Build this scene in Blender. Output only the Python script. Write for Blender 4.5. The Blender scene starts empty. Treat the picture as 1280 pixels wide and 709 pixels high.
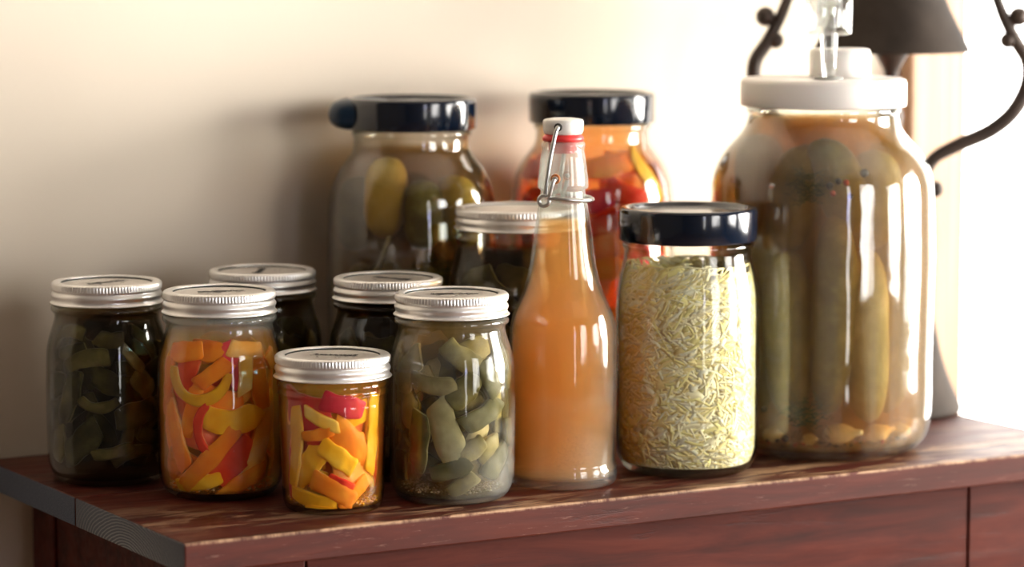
import bpy, bmesh, math, random
from math import sin, cos, pi, radians, sqrt, atan2, asin
from mathutils import Vector, Matrix, noise

sc = bpy.context.scene
COL = sc.collection
MM = 0.001

# ------------------------------------------------------------------ helpers
def link(name, me, parent=None, loc=(0, 0, 0)):
    o = bpy.data.objects.new(name, me)
    COL.objects.link(o)
    o.location = loc
    if parent: o.parent = parent
    return o

def tag(o, label=None, cat=None, group=None, kind=None):
    if label: o['label'] = label
    if cat: o['category'] = cat
    if group: o['group'] = group
    if kind: o['kind'] = kind
    return o

def empty(name, loc, rz=0):
    o = bpy.data.objects.new(name, None)
    COL.objects.link(o)
    o.location = loc
    o.rotation_euler = (0, 0, rz)
    o.empty_display_size = .02
    return o

def mesh(name, verts, faces, mats, smooth=True, fmat=None):
    me = bpy.data.meshes.new(name)
    me.from_pydata([tuple(v) for v in verts], [], faces)
    for m in (mats if isinstance(mats, (list, tuple)) else [mats]):
        me.materials.append(m)
    if smooth:
        me.polygons.foreach_set('use_smooth', [True] * len(me.polygons))
    if fmat:
        me.polygons.foreach_set('material_index', fmat)
    me.update()
    return me

def recalc(me):
    bm = bmesh.new(); bm.from_mesh(me)
    bmesh.ops.recalc_face_normals(bm, faces=bm.faces)
    bm.to_mesh(me); bm.free()
    return me

def lathe(name, prof, mat, segs=96, mod=None, closed=False, sharp=None):
    """prof: list of (r, z) in mm. Revolved about z. mod(i_row, ang)->dr in mm"""
    V, F = [], []
    rows = []
    for i, (r, z) in enumerate(prof):
        if r < 1e-6:
            V.append((0, 0, z * MM)); rows.append([len(V) - 1]); continue
        row = []
        for k in range(segs):
            a = 2 * pi * k / segs
            rr = r + (mod(i, a, k) if mod else 0)
            V.append((rr * MM * cos(a), rr * MM * sin(a), z * MM)); row.append(len(V) - 1)
        rows.append(row)
    pairs = list(zip(rows[:-1], rows[1:]))
    if closed: pairs.append((rows[-1], rows[0]))
    for A, B in pairs:
        if len(A) == 1 and len(B) == 1: continue
        for k in range(segs):
            k2 = (k + 1) % segs
            if len(A) == 1: F.append((A[0], B[k], B[k2]))
            elif len(B) == 1: F.append((A[k], A[k2], B[0]))
            else: F.append((A[k], A[k2], B[k2], B[k]))
    me = mesh(name, V, F, mat)
    recalc(me)
    if sharp: me.set_sharp_from_angle(angle=radians(sharp))
    return me

def smooth_prof(prof, n=3):
    """resample a profile with a chord-length cubic so long straight walls do not overshoot"""
    P = [p for i, p in enumerate(prof) if i == 0 or p != prof[i - 1]]
    N = len(P)
    T = [0.0]
    for a, b in zip(P[:-1], P[1:]): T.append(T[-1] + sqrt((a[0] - b[0]) ** 2 + (a[1] - b[1]) ** 2) + 1e-6)
    tan = []
    for i in range(N):
        if i == 0: tan.append([(P[1][d] - P[0][d]) / (T[1] - T[0]) for d in (0, 1)])
        elif i == N - 1: tan.append([(P[-1][d] - P[-2][d]) / (T[-1] - T[-2]) for d in (0, 1)])
        else:
            q = []
            h0, h1 = T[i] - T[i - 1], T[i + 1] - T[i]
            for d in (0, 1):
                s0 = (P[i][d] - P[i - 1][d]) / h0; s1 = (P[i + 1][d] - P[i][d]) / h1
                q.append((s0 * h1 + s1 * h0) / (h0 + h1))
            tan.append(q)
    out = []
    for i in range(N - 1):
        h = T[i + 1] - T[i]
        for k in range(n):
            t = k / n; t2, t3 = t * t, t ** 3
            q = [(2 * t3 - 3 * t2 + 1) * P[i][d] + (t3 - 2 * t2 + t) * h * tan[i][d] + (3 * t2 - 2 * t3) * P[i + 1][d] + (t3 - t2) * h * tan[i + 1][d] for d in (0, 1)]
            out.append((max(q[0], 0), q[1]))
    out.append(P[-1])
    return out

def tube(name, pts, rad, mat, segs=12, caps=True, closed=False):
    """pts list of Vector (m); rad float or list"""
    n = len(pts)
    V, F = [], []
    prev = None
    for i, p in enumerate(pts):
        a = pts[(i - 1) % n] if (closed or i > 0) else pts[i]
        b = pts[(i + 1) % n] if (closed or i < n - 1) else pts[i]
        t = (b - a).normalized()
        if prev is None:
            up = Vector((0, 0, 1)) if abs(t.z) < .9 else Vector((1, 0, 0))
            x = t.cross(up).normalized()
        else:
            x = (prev - t * prev.dot(t)).normalized()
        prev = x
        y = t.cross(x)
        r = rad[i] if isinstance(rad, (list, tuple)) else rad
        for k in range(segs):
            q = 2 * pi * k / segs
            V.append(p + x * (r * cos(q)) + y * (r * sin(q)))
    for i in range(n if closed else n - 1):
        j = (i + 1) % n
        for k in range(segs):
            k2 = (k + 1) % segs
            F.append((i * segs + k, i * segs + k2, j * segs + k2, j * segs + k))
    if caps and not closed:
        F.append(tuple(range(segs))[::-1]); F.append(tuple((n - 1) * segs + k for k in range(segs)))
    return recalc(mesh(name, V, F, mat))

def spline(pts, n=8):
    P = [Vector(p) for p in pts]
    out = []
    for i in range(len(P) - 1):
        p0 = P[max(i - 1, 0)]; p1 = P[i]; p2 = P[i + 1]; p3 = P[min(i + 2, len(P) - 1)]
        for k in range(n):
            t = k / n
            out.append(.5 * (2 * p1 + (p2 - p0) * t + (2 * p0 - 5 * p1 + 4 * p2 - p3) * t * t + (-p0 + 3 * p1 - 3 * p2 + p3) * t ** 3))
    out.append(P[-1])
    return out

def box(name, lo, hi, mat, bev=0.0, segs=2):
    bm = bmesh.new()
    bmesh.ops.create_cube(bm, size=1)
    for v in bm.verts:
        v.co = Vector([lo[i] + (v.co[i] + .5) * (hi[i] - lo[i]) for i in range(3)])
    if bev:
        bmesh.ops.bevel(bm, geom=bm.edges[:], offset=bev, segments=segs, affect='EDGES', profile=.5)
    me = bpy.data.meshes.new(name)
    bm.to_mesh(me); bm.free()
    me.materials.append(mat)
    return me

# ------------------------------------------------------------------ materials
class NT:
    def __init__(s, name):
        s.m = bpy.data.materials.new(name); s.m.use_nodes = True
        s.t = s.m.node_tree; s.t.nodes.clear()
        s.out = s.n('ShaderNodeOutputMaterial')
    def n(s, kind, **kw):
        nd = s.t.nodes.new(kind)
        for k, v in kw.items():
            if k in nd.inputs.keys() if isinstance(k, str) else False: pass
            setattr(nd, k, v)
        return nd
    def l(s, a, b): s.t.links.new(a, b)
    def coord(s, scale=(1, 1, 1), kind='Object', rot=(0, 0, 0)):
        c = s.n('ShaderNodeTexCoord'); m = s.n('ShaderNodeMapping')
        m.inputs['Scale'].default_value = scale; m.inputs['Rotation'].default_value = rot
        s.l(c.outputs[kind], m.inputs['Vector']); return m.outputs['Vector']
    def noise(s, vec, scale=5, detail=4, rough=.5, dist=0):
        n = s.n('ShaderNodeTexNoise'); n.inputs['Scale'].default_value = scale
        n.inputs['Detail'].default_value = detail; n.inputs['Roughness'].default_value = rough
        n.inputs['Distortion'].default_value = dist
        if vec is not None: s.l(vec, n.inputs['Vector'])
        return n.outputs['Fac']
    def ramp(s, fac, stops, interp='LINEAR'):
        r = s.n('ShaderNodeValToRGB'); cr = r.color_ramp; cr.interpolation = interp
        while len(cr.elements) < len(stops): cr.elements.new(.5)
        for e, (p, c) in zip(cr.elements, stops):
            e.position = p; e.color = (*c, 1) if len(c) == 3 else c
        s.l(fac, r.inputs['Fac']); return r.outputs['Color']
    def math(s, op, a, b=None, clamp=False):
        m = s.n('ShaderNodeMath', operation=op, use_clamp=clamp)
        for i, v in enumerate((a, b)):
            if v is None: continue
            if isinstance(v, (int, float)): m.inputs[i].default_value = v
            else: s.l(v, m.inputs[i])
        return m.outputs[0]
    def mix(s, fac, a, b, mode='MIX'):
        m = s.n('ShaderNodeMix', data_type='RGBA', blend_type=mode)
        for sock, v in ((m.inputs['Factor'], fac), (m.inputs[6], a), (m.inputs[7], b)):
            if isinstance(v, (int, float)): sock.default_value = v
            elif isinstance(v, tuple): sock.default_value = (*v, 1)
            else: s.l(v, sock)
        return m.outputs[2]
    def bump(s, h, strength=.3, dist=.001):
        b = s.n('ShaderNodeBump'); b.inputs['Strength'].default_value = strength
        b.inputs['Distance'].default_value = dist; s.l(h, b.inputs['Height']); return b.outputs['Normal']
    def bsdf(s, color=None, rough=.5, metal=0, bump=None, **kw):
        p = s.n('ShaderNodeBsdfPrincipled')
        if color is not None:
            if isinstance(color, tuple): p.inputs['Base Color'].default_value = (*color, 1)
            else: s.l(color, p.inputs['Base Color'])
        if isinstance(rough, (int, float)): p.inputs['Roughness'].default_value = rough
        else: s.l(rough, p.inputs['Roughness'])
        p.inputs['Metallic'].default_value = metal
        if bump is not None: s.l(bump, p.inputs['Normal'])
        for k, v in kw.items():
            sk = p.inputs[k.replace('_', ' ')]
            sk.default_value = v
        return p
    def done(s, shader, vol=None):
        if shader is not None: s.l(shader.outputs[0] if hasattr(shader, 'outputs') else shader, s.out.inputs['Surface'])
        if vol is not None: s.l(vol, s.out.inputs['Volume'])
        return s.m

def simple(name, color, rough=.5, metal=0, **kw):
    t = NT(name); return t.done(t.bsdf(color, rough, metal, **kw))

def glass_mat(name, tint=(.97, .98, .96), edge=(.38, .40, .35), base=.026, power=4.5, gain=.7, rough=.03, mist=0.0, bump_s=0.0, bscale=40, mist_glare_z=None, cloud_scale=34, streak=False):
    """clear glass wall: light passes straight through, reflection grows towards grazing, thick edge looks darker"""
    t = NT(name)
    lw = t.n('ShaderNodeLayerWeight'); lw.inputs['Blend'].default_value = .5
    vec = t.coord()
    nrm = None
    if bump_s:
        h = t.noise(vec, bscale, 2, .5)
        nrm = t.bump(h, bump_s, .002)
        t.l(nrm, lw.inputs['Normal'])
    f = lw.outputs['Facing']
    tcol = t.mix(t.math('POWER', f, 3.0), tint, edge)
    tr = t.n('ShaderNodeBsdfTransparent'); t.l(tcol, tr.inputs['Color'])
    gl = t.n('ShaderNodeBsdfGlossy'); gl.inputs['Roughness'].default_value = rough
    gl.inputs['Color'].default_value = (1, 1, 1, 1)
    if nrm is not None: t.l(nrm, gl.inputs['Normal'])
    fac = t.math('ADD', t.math('MULTIPLY', t.math('POWER', f, power), gain), base, True)
    body = tr.outputs[0]
    if mist > 0:  # pale film: real condensation, and painted glare on pepper jar neck and gallon
        df = t.n('ShaderNodeBsdfDiffuse'); df.inputs['Color'].default_value = (.82, .84, .8, 1)
        tl = t.n('ShaderNodeBsdfTranslucent'); tl.inputs['Color'].default_value = (.82, .84, .8, 1)
        ad = t.n('ShaderNodeMixShader'); ad.inputs[0].default_value = .4
        t.l(df.outputs[0], ad.inputs[1]); t.l(tl.outputs[0], ad.inputs[2])
        vor = t.n('ShaderNodeTexVoronoi'); vor.inputs['Scale'].default_value = 900
        t.l(vec, vor.inputs['Vector'])
        dots = t.math('LESS_THAN', vor.outputs['Distance'], .32)
        cloud = t.ramp(t.noise(t.coord((1, 1, .035)) if streak else vec, cloud_scale, 3, .6), [(.42, (0, 0, 0)), (.62, (1, 1, 1))])
        m = t.math('MULTIPLY', t.math('ADD', t.math('MULTIPLY', dots, .7), .45), cloud)
        mfac = t.math('MULTIPLY', m, mist, True)
        if mist_glare_z is not None:
            sp_ = t.n('ShaderNodeSeparateXYZ'); t.l(vec, sp_.inputs[0])
            up = t.math('MULTIPLY', t.math('SUBTRACT', sp_.outputs['Z'], mist_glare_z), 90, True)
            mfac = t.math('ADD', mfac, t.math('MULTIPLY', up, .16), True)
        mx = t.n('ShaderNodeMixShader'); t.l(mfac, mx.inputs[0])
        t.l(body, mx.inputs[1]); t.l(ad.outputs[0], mx.inputs[2]); body = mx.outputs[0]
    ms = t.n('ShaderNodeMixShader'); t.l(fac, ms.inputs[0]); t.l(body, ms.inputs[1]); t.l(gl.outputs[0], ms.inputs[2])
    return t.done(ms)

def liquid_mat(name, absorb, a_d, scatter=(1, 1, 1), s_d=0.0, g=.4):
    """clear boundary holding a tinted, more or less cloudy volume"""
    t = NT(name)
    tr = t.n('ShaderNodeBsdfTransparent'); tr.inputs['Color'].default_value = (1, 1, 1, 1)
    va = t.n('ShaderNodeVolumeAbsorption'); va.inputs['Color'].default_value = (*absorb, 1); va.inputs['Density'].default_value = a_d
    v = va.outputs[0]
    if s_d > 0:
        vs = t.n('ShaderNodeVolumeScatter'); vs.inputs['Color'].default_value = (*scatter, 1)
        vs.inputs['Density'].default_value = s_d; vs.inputs['Anisotropy'].default_value = g
        ad = t.n('ShaderNodeAddShader'); t.l(va.outputs[0], ad.inputs[0]); t.l(vs.outputs[0], ad.inputs[1]); v = ad.outputs[0]
    t.done(tr, v)
    return t.m

def veg_mat(name, c1, c2, c3=None, rough=.38, sss=.05, scale=60, bump_s=.25, spec=.5):
    t = NT(name)
    info = t.n('ShaderNodeObjectInfo')
    vec = t.coord()
    add = t.n('ShaderNodeVectorMath', operation='ADD'); t.l(vec, add.inputs[0])
    cm = t.n('ShaderNodeCombineXYZ'); t.l(t.math('MULTIPLY', info.outputs['Random'], 5.0), cm.inputs[0]); t.l(cm.outputs[0], add.inputs[1])
    n1 = t.noise(add.outputs[0], scale, 3, .55)
    stops = [(.3, c1), (.7, c2)] if c3 is None else [(.28, c1), (.52, c2), (.74, c3)]
    col = t.ramp(n1, stops)
    hsv = t.n('ShaderNodeHueSaturation'); t.l(col, hsv.inputs['Color'])
    t.l(t.math('ADD', t.math('MULTIPLY', info.outputs['Random'], .35), .9), hsv.inputs['Value'])
    n2 = t.noise(vec, 420, 3, .6)
    p = t.bsdf(hsv.outputs[0], rough, 0, t.bump(n2, bump_s, .0006), Subsurface_Weight=sss, Subsurface_Scale=.006, Specular_IOR_Level=.06)
    p.inputs['Subsurface Radius'].default_value = (1, .5, .25)
    return t.done(p)

M = {}
# glass of the different vessels
M['glass'] = glass_mat('clear_jar_glass', bump_s=.12, bscale=55)
M['glass_neckglare'] = glass_mat('jar_glass_painted_neck_glare', mist=.012, mist_glare_z=.102, bump_s=.12, bscale=55)  # pale film above the brine paints highlights onto a clear neck
M['glass_misty'] = glass_mat('misted_jar_glass', mist=.19, cloud_scale=22, bump_s=.14, bscale=55)
M['glass_bottle'] = glass_mat('bottle_glass', mist=.15, cloud_scale=9, mist_glare_z=.174, bump_s=.05, bscale=40, edge=(.6, .62, .6))
M['glass_big'] = glass_mat('large_jar_glass', bump_s=.32, bscale=22, base=.045, gain=.75, power=3.6)
M['glass_gallon'] = glass_mat('gallon_glass_painted_glare', bump_s=.32, bscale=22, base=.045, gain=.75, power=3.6, mist=.13, cloud_scale=42, streak=True)  # pale vertical streaks imitate window reflections in the glass colour
M['plastic_clear'] = glass_mat('clear_plastic', tint=(.96, .97, .97), edge=(.7, .72, .74), base=.08, power=2.2, gain=.8)
M['tin'] = None
t = NT('brushed_tin')
v = t.coord()
M['tin'] = t.done(t.bsdf(t.ramp(t.noise(v, 90, 3), [(.3, (.80, .79, .77)), (.7, (.90, .89, .88))]), t.math('ADD', t.math('MULTIPLY', t.noise(v, 300, 2), .12), .28), .82, t.bump(t.noise(v, 500, 2), .06, .0005)))
t = NT('printed_tin_lid')
v = t.coord()
M['lid_tin'] = t.done(t.bsdf(t.ramp(t.noise(v, 60, 3), [(.3, (.74, .70, .66)), (.7, (.86, .83, .79))]), .34, .85, t.bump(t.noise(v, 250, 2), .1, .0005)))
M['lid_ink'] = simple('black_lid_ink', (.02, .02, .02), .5)
M['seal'] = simple('dark_rubber_seal', (.02, .03, .028), .6)
t = NT('navy_plastic')
v = t.coord()
M['navy'] = t.done(t.bsdf((.002, .006, .016), .12, 0, t.bump(t.noise(v, 40, 2), .05, .001), Coat_Weight=.5, Coat_Roughness=.08))
M['navy_top'] = simple('navy_plastic_top', (.004, .022, .042), .25, Coat_Weight=.3)
M['blue_tab'] = simple('teal_blue_plastic', (.001, .018, .045), .3)
M['white_plastic'] = simple('white_plastic', (.86, .84, .80), .38, Subsurface_Weight=.1, Subsurface_Scale=.003)
M['ceramic'] = simple('white_ceramic', (.80, .79, .75), .22)
M['red_rubber'] = simple('red_rubber', (.75, .03, .03), .42)
M['wire'] = simple('galvanised_wire', (.52, .52, .51), .28, 1.0)
M['rust'] = simple('orange_pivot_rim', (.62, .2, .05), .5)
t = NT('dark_bronze_iron')
v = t.coord()
M['iron'] = t.done(t.bsdf(t.ramp(t.noise(v, 45, 4), [(.35, (.030, .020, .015)), (.7, (.075, .052, .040))]), .5, .3, t.bump(t.noise(v, 140, 4), .3, .001)))
t = NT('weathered_bronze_shade')
v = t.coord()
M['shade'] = t.done(t.bsdf(t.ramp(t.noise(v, 25, 5), [(.3, (.020, .015, .012)), (.7, (.050, .038, .030))]), .75, 0, t.bump(t.noise(v, 120, 4), .25, .001), Specular_IOR_Level=.15))
t = NT('cream_plaster')
v = t.coord()
hb = t.math('ADD', t.math('MULTIPLY', t.noise(v, 7, 3, .5, .6), .8), t.math('MULTIPLY', t.noise(v, 45, 3, .6), .12))
M['plaster'] = t.done(t.bsdf(t.ramp(t.noise(v, 2.2, 3), [(.3, (.70, .61, .495)), (.7, (.74, .655, .54))]), .75, 0, t.bump(hb, .22, .006)))
M['room_paint'] = simple('warm_room_paint', (.075, .06, .048), .85)
M['floor_wood'] = simple('brown_floor', (.14, .08, .05), .5)
t = NT('pale_wood_casing')
v = t.coord((1, 1, .06))
M['casing'] = t.done(t.bsdf(t.ramp(t.noise(v, 60, 4), [(.35, (.38, .22, .12)), (.65, (.56, .36, .22))]), .5))

# painted wood: table-local coordinates x along the front, y depth, z up
def wood(name, top=False):
    t = NT(name)
    v = t.coord((1, 9, 9))
    g = t.noise(v, 7, 5, .65, .5)
    v2 = t.coord((1, 5, 5))
    paint = t.ramp(g, [(.25, (.022, .005, .003)), (.5, (.066, .010, .005)), (.75, (.105, .019, .009))])
    streak = t.ramp(t.noise(t.coord((1, 14, 14)), 4.2, 6, .75, 1.2), [(.60, (0, 0, 0)), (.70, (1, 1, 1))])
    col = t.mix(t.math('MULTIPLY', streak, .65), paint, (.025, .013, .012))
    h = g
    sep = t.n('ShaderNodeSeparateXYZ'); t.l(t.coord(), sep.inputs[0])
    if top:
        # chips and scuffs through the paint, densest by the front left corner and along the front arris
        patch = t.ramp(t.noise(v2, 14, 7, .72, .8), [(.49, (0, 0, 0)), (.57, (1, 1, 1))])
        big = t.ramp(t.noise(t.coord((1, 2, 2)), 7.5, 3), [(.40, (0, 0, 0)), (.55, (1, 1, 1))])
        near = t.math('SUBTRACT', 1.0, t.math('MULTIPLY', sep.outputs['Y'], 7.5), True)
        wear = t.math('MULTIPLY', t.math('MULTIPLY', patch, big), t.math('ADD', t.math('MULTIPLY', near, 1.4), .16))
        wear = t.math('MULTIPLY', wear, t.math('GREATER_THAN', sep.outputs['Z'], -.0012))
        col = t.mix(t.math('MULTIPLY', wear, .85, True), col, (.36, .22, .13))
        fine = t.ramp(t.noise(t.coord((1.5, 22, 22)), 22, 5, .8), [(.60, (0, 0, 0)), (.66, (1, 1, 1))])
        col = t.mix(t.math('MULTIPLY', t.math('MULTIPLY', fine, near), .5), col, (.30, .17, .12))
        # arris line
        en = t.noise(t.coord((1, .2, .2)), 60, 6, .8)
        edge_y = t.math('SUBTRACT', 1.0, t.math('MULTIPLY', sep.outputs['Y'], 420), True)
        edge_z = t.math('ADD', t.math('MULTIPLY', sep.outputs['Z'], 420), 1.0, True)
        e = t.math('MULTIPLY', t.math('MULTIPLY', edge_y, edge_z), t.math('MULTIPLY', t.ramp(en, [(.42, (0, 0, 0)), (.60, (1, 1, 1))]), 1.3), True)
        col = t.mix(e, col, (.48, .30, .18))
    else:
        sp = t.ramp(t.noise(t.coord((1, 3, 3)), 55, 6, .8), [(.68, (0, 0, 0)), (.73, (1, 1, 1))])
        col = t.mix(t.math('MULTIPLY', sp, .35), col, (.34, .2, .14))
    rough = t.math('ADD', t.math('MULTIPLY', t.noise(v, 20, 4), .3), .32)
    p = t.bsdf(col, rough, 0, t.bump(t.math('ADD', t.math('MULTIPLY', g, .6), t.math('MULTIPLY', streak, -.5)), .35, .0012), Specular_IOR_Level=.22 if top else .14)
    return t.done(p)
M['wood_top'] = wood('worn_maroon_paint', True)
M['wood_side'] = wood('maroon_paint')
def endgrain(name, cy, cz, warm=0.0):
    t = NT(name)
    c = t.n('ShaderNodeTexCoord'); m = t.n('ShaderNodeMapping'); m.inputs['Location'].default_value = (0, -cy, -cz)
    t.l(c.outputs['Object'], m.inputs['Vector'])
    nz = t.n('ShaderNodeTexNoise'); nz.inputs['Scale'].default_value = 40; t.l(m.outputs[0], nz.inputs['Vector'])
    sep = t.n('ShaderNodeSeparateXYZ'); t.l(m.outputs[0], sep.inputs[0])
    y, z = sep.outputs['Y'], sep.outputs['Z']
    r = t.math('SQRT', t.math('ADD', t.math('MULTIPLY', t.math('MULTIPLY', y, y), .20), t.math('MULTIPLY', z, z)))
    ph = t.math('ADD', t.math('MULTIPLY', r, 3500), t.math('MULTIPLY', nz.outputs['Fac'], 9))
    fade = t.math('SUBTRACT', 1.15, t.math('MULTIPLY', r, 26), True)
    ring = t.math('POWER', t.math('ADD', t.math('MULTIPLY', t.math('SINE', ph), .5), .5), 3.0)
    fine = t.noise(t.coord((1, 1, 3)), 500, 3, .7)
    base = t.ramp(fine, [(.3, (.048 + warm, .054 + warm * .7, .068)), (.7, (.110 + warm, .122 + warm * .7, .150))])
    col = t.mix(t.math('MULTIPLY', t.math('MULTIPLY', ring, fade), .95), base, (.34, .35, .36))
    return t.done(t.bsdf(col, .75, 0, t.bump(fine, .4, .0008)))
M['end_front'] = endgrain('weathered_end_grain', .088, -.026)
M['end_back'] = endgrain('dark_end_grain', .30, -.10, -.02)

# produce
M['red'] = veg_mat('red_pepper', (.62, .022, .012), (.78, .05, .018), (.85, .12, .03))
M['pink'] = veg_mat('crimson_pepper', (.60, .02, .05), (.74, .04, .07), (.8, .09, .06))
M['orange'] = veg_mat('orange_pepper', (.88, .17, .012), (.93, .25, .02), (.95, .36, .035))
M['yellow'] = veg_mat('yellow_pepper', (.90, .36, .012), (.94, .45, .02), (.95, .54, .06))
FLESH = {}
for k_, a_, b_, c_ in (('red', (.80, .10, .03), (.88, .22, .07), (.92, .42, .20)), ('pink', (.80, .10, .10), (.88, .20, .12), (.90, .45, .3)), ('orange', (.92, .34, .05), (.95, .44, .09), (.95, .60, .26)), ('yellow', (.94, .46, .05), (.95, .56, .11), (.95, .68, .26))):
    FLESH[M[k_].name] = veg_mat(k_ + '_pepper_flesh', a_, b_, c_)
M['green1'] = veg_mat('olive_pickle', (.04, .033, .009), (.09, .075, .022), (.16, .135, .05))
M['green2'] = veg_mat('grey_green_pickle', (.06, .052, .02), (.115, .102, .043), (.19, .165, .085))
M['green3'] = veg_mat('tan_green_pickle', (.13, .105, .04), (.23, .19, .08), (.35, .30, .15))
M['dark1'] = veg_mat('dark_olive_pickle', (.018, .015, .004), (.042, .036, .010), (.10, .086, .026))
M['dark2'] = veg_mat('brown_olive_pickle', (.04, .032, .009), (.09, .072, .022), (.17, .138, .05))
for k_, a_, b_, c_ in (('green1', (.17, .15, .055), (.28, .25, .11), (.42, .38, .2)), ('green2', (.2, .18, .09), (.33, .3, .17), (.46, .42, .28)), ('green3', (.3, .25, .12), (.42, .36, .2), (.56, .5, .32)), ('dark1', (.06, .052, .018), (.13, .11, .045), (.26, .23, .11)), ('dark2', (.1, .08, .03), (.19, .16, .07), (.32, .27, .14))):
    FLESH[M[k_].name] = veg_mat(k_ + '_flesh', a_, b_, c_)
M['cuke'] = veg_mat('pickled_cucumber', (.085, .075, .014), (.16, .14, .03), (.28, .25, .08), bump_s=.5)
M['cuke_pale'] = veg_mat('pale_pickled_cucumber', (.26, .24, .09), (.38, .35, .16), (.52, .48, .28), bump_s=.4)
M['banana'] = veg_mat('yellow_green_pickle', (.42, .30, .05), (.55, .40, .08), (.62, .48, .14))
M['garlic'] = veg_mat('garlic_clove', (.62, .46, .20), (.74, .58, .30), (.82, .70, .45))
M['spice'] = simple('black_peppercorn', (.02, .012, .01), .6)
M['spice_red'] = simple('red_chilli_flake', (.42, .05, .02), .5)
M['sediment'] = veg_mat('brown_spice_sediment', (.10, .045, .015), (.25, .12, .04), (.42, .25, .10), scale=200)
M['sediment_pale'] = veg_mat('pale_sediment', (.42, .36, .24), (.55, .49, .36), (.66, .6, .46), scale=200)
M['dill'] = simple('dark_green_dill', (.05, .08, .015), .6)
M['dill_stem'] = simple('tan_dill_stalk', (.34, .28, .12), .6)
for k_, n_, c_ in (('cab_a', 'pale_cabbage', (.92, .83, .56)), ('cab_b', 'cream_yellow_cabbage', (.92, .77, .38)), ('cab_c', 'yellow_green_cabbage', (.87, .77, .35)), ('cab_d', 'white_cabbage_rib', (.90, .86, .68))):
    M[k_] = simple(n_, c_, .6, Specular_IOR_Level=.08)

# liquids
M['liq_pepper'] = liquid_mat('amber_pepper_brine', (.99, .66, .10), 16, (1, .42, .07), 38)
M['liq_pepper_deep'] = liquid_mat('orange_pepper_brine', (.985, .60, .08), 30, (1, .55, .2), 8)
M['liq_green'] = liquid_mat('cloudy_green_brine', (.76, .58, .22), 46, (.9, .82, .55), 7)
M['liq_dark'] = liquid_mat('dark_olive_brine', (.48, .34, .08), 85, (.75, .7, .4), 2)
M['liq_brown'] = liquid_mat('brown_brine', (.5, .32, .12), 100, (.7, .55, .35), 3)
M['liq_olive'] = liquid_mat('olive_brine', (.66, .46, .10), 42, (.9, .75, .45), 5)
M['liq_gallon'] = liquid_mat('gold_olive_brine', (.74, .50, .10), 60, (1, .80, .5), 17)
M['liq_kombucha'] = liquid_mat('cloudy_amber_drink', (.98, .66, .12), 58, (1.0, .76, .42), 30, .3)
M['liq_kraut'] = liquid_mat('pale_kraut_brine', (.98, .95, .8), 3)

# ------------------------------------------------------------------ camera
F_PX = 3850.0
cam_d = bpy.data.cameras.new('camera'); cam = bpy.data.objects.new('camera', cam_d); COL.objects.link(cam)
cam.location = (0, 0, .36)
cam.rotation_euler = (radians(90 - 6.51), 0, 0)
cam_d.lens = F_PX / 1280 * 36; cam_d.sensor_width = 36
cam_d.clip_start = .05
cam_d.dof.use_dof = True; cam_d.dof.focus_distance = 1.955; cam_d.dof.aperture_fstop = 4.2
sc.camera = cam

# ------------------------------------------------------------------ room (u along back wall, n towards it)
CX, CY = -.1942, 1.7947
RZ = radians(29.8)
def W(u, n, z=0): return Vector((CX + u * cos(RZ) - n * sin(RZ), CY + u * sin(RZ) + n * cos(RZ), z))
NW = .346
U0, U1, N0, ZF, ZC = -2.2, 2.2, -2.9, -.75, 1.9
def room_obj(name, me):
    o = link(name, me, None, (CX, CY, 0)); o.rotation_euler = (0, 0, RZ)
    return tag(o, kind='structure')
def wall_with_hole(name, axis, pos, thick, a0, a1, z0, z1, ha0, ha1, hz0, hz1, mat):
    """axis 'n': wall at n=pos spanning u; axis 'u': wall at u=pos spanning n. thickness goes outwards"""
    bm = bmesh.new()
    def add(b0, b1, c0, c1):
        if b1 - b0 < 1e-5 or c1 - c0 < 1e-5: return
        r = bmesh.ops.create_cube(bm, size=1)
        for v in r['verts']:
            b = b0 + (v.co.x + .5) * (b1 - b0); d = pos + (v.co.y + .5) * thick; c = c0 + (v.co.z + .5) * (c1 - c0)
            v.co = Vector((b, d, c)) if axis == 'n' else Vector((d, b, c))
    if ha0 is None: add(a0, a1, z0, z1)
    else:
        add(a0, ha0, z0, z1); add(ha1, a1, z0, z1); add(ha0, ha1, z0, hz0); add(ha0, ha1, hz1, z1)
    bmesh.ops.remove_doubles(bm, verts=bm.verts, dist=1e-6)
    bmesh.ops.recalc_face_normals(bm, faces=bm.faces)
    me = bpy.data.meshes.new(name); bm.to_mesh(me); bm.free(); me.materials.append(mat)
    return room_obj(name, me)
BW = (.846, 1.95, -.35, 1.5)      # window in the back wall: u0,u1,z0,z1
SW = (-2.5, -.1, -.22, .85)      # window in the right wall: n0,n1,z0,z1
FW = (-.02, .16, -.4, 1.1)          # narrow window behind the camera
wall_with_hole('wall_back', 'n', NW, .12, U0, U1, ZF, ZC, *BW, M['plaster'])
wall_with_hole('wall_right', 'u', U1, .12, N0, NW + .12, ZF, ZC, *SW, M['room_paint'])
wall_with_hole('wall_left', 'u', U0, -.12, N0, NW + .12, ZF, ZC, None, None, None, None, M['room_paint'])
wall_with_hole('wall_front', 'n', N0, -.12, U0, .4, ZF, ZC, *FW, M['room_paint'])
FW2 = (.75, 1.55, -.3, 1.2)
wall_with_hole('wall_front', 'n', N0, -.12, .4, U1, ZF, ZC, *FW2, M['room_paint'])
room_obj('floor', box('floor', (U0 - .12, N0 - .12, ZF - .1), (U1 + .12, NW + .12, ZF), M['floor_wood']))
room_obj('ceiling', box('ceiling', (U0 - .12, N0 - .12, ZC), (U1 + .12, NW + .12, ZC + .1), simple('ceiling_white', (.30, .27, .24), .9)))
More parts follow.
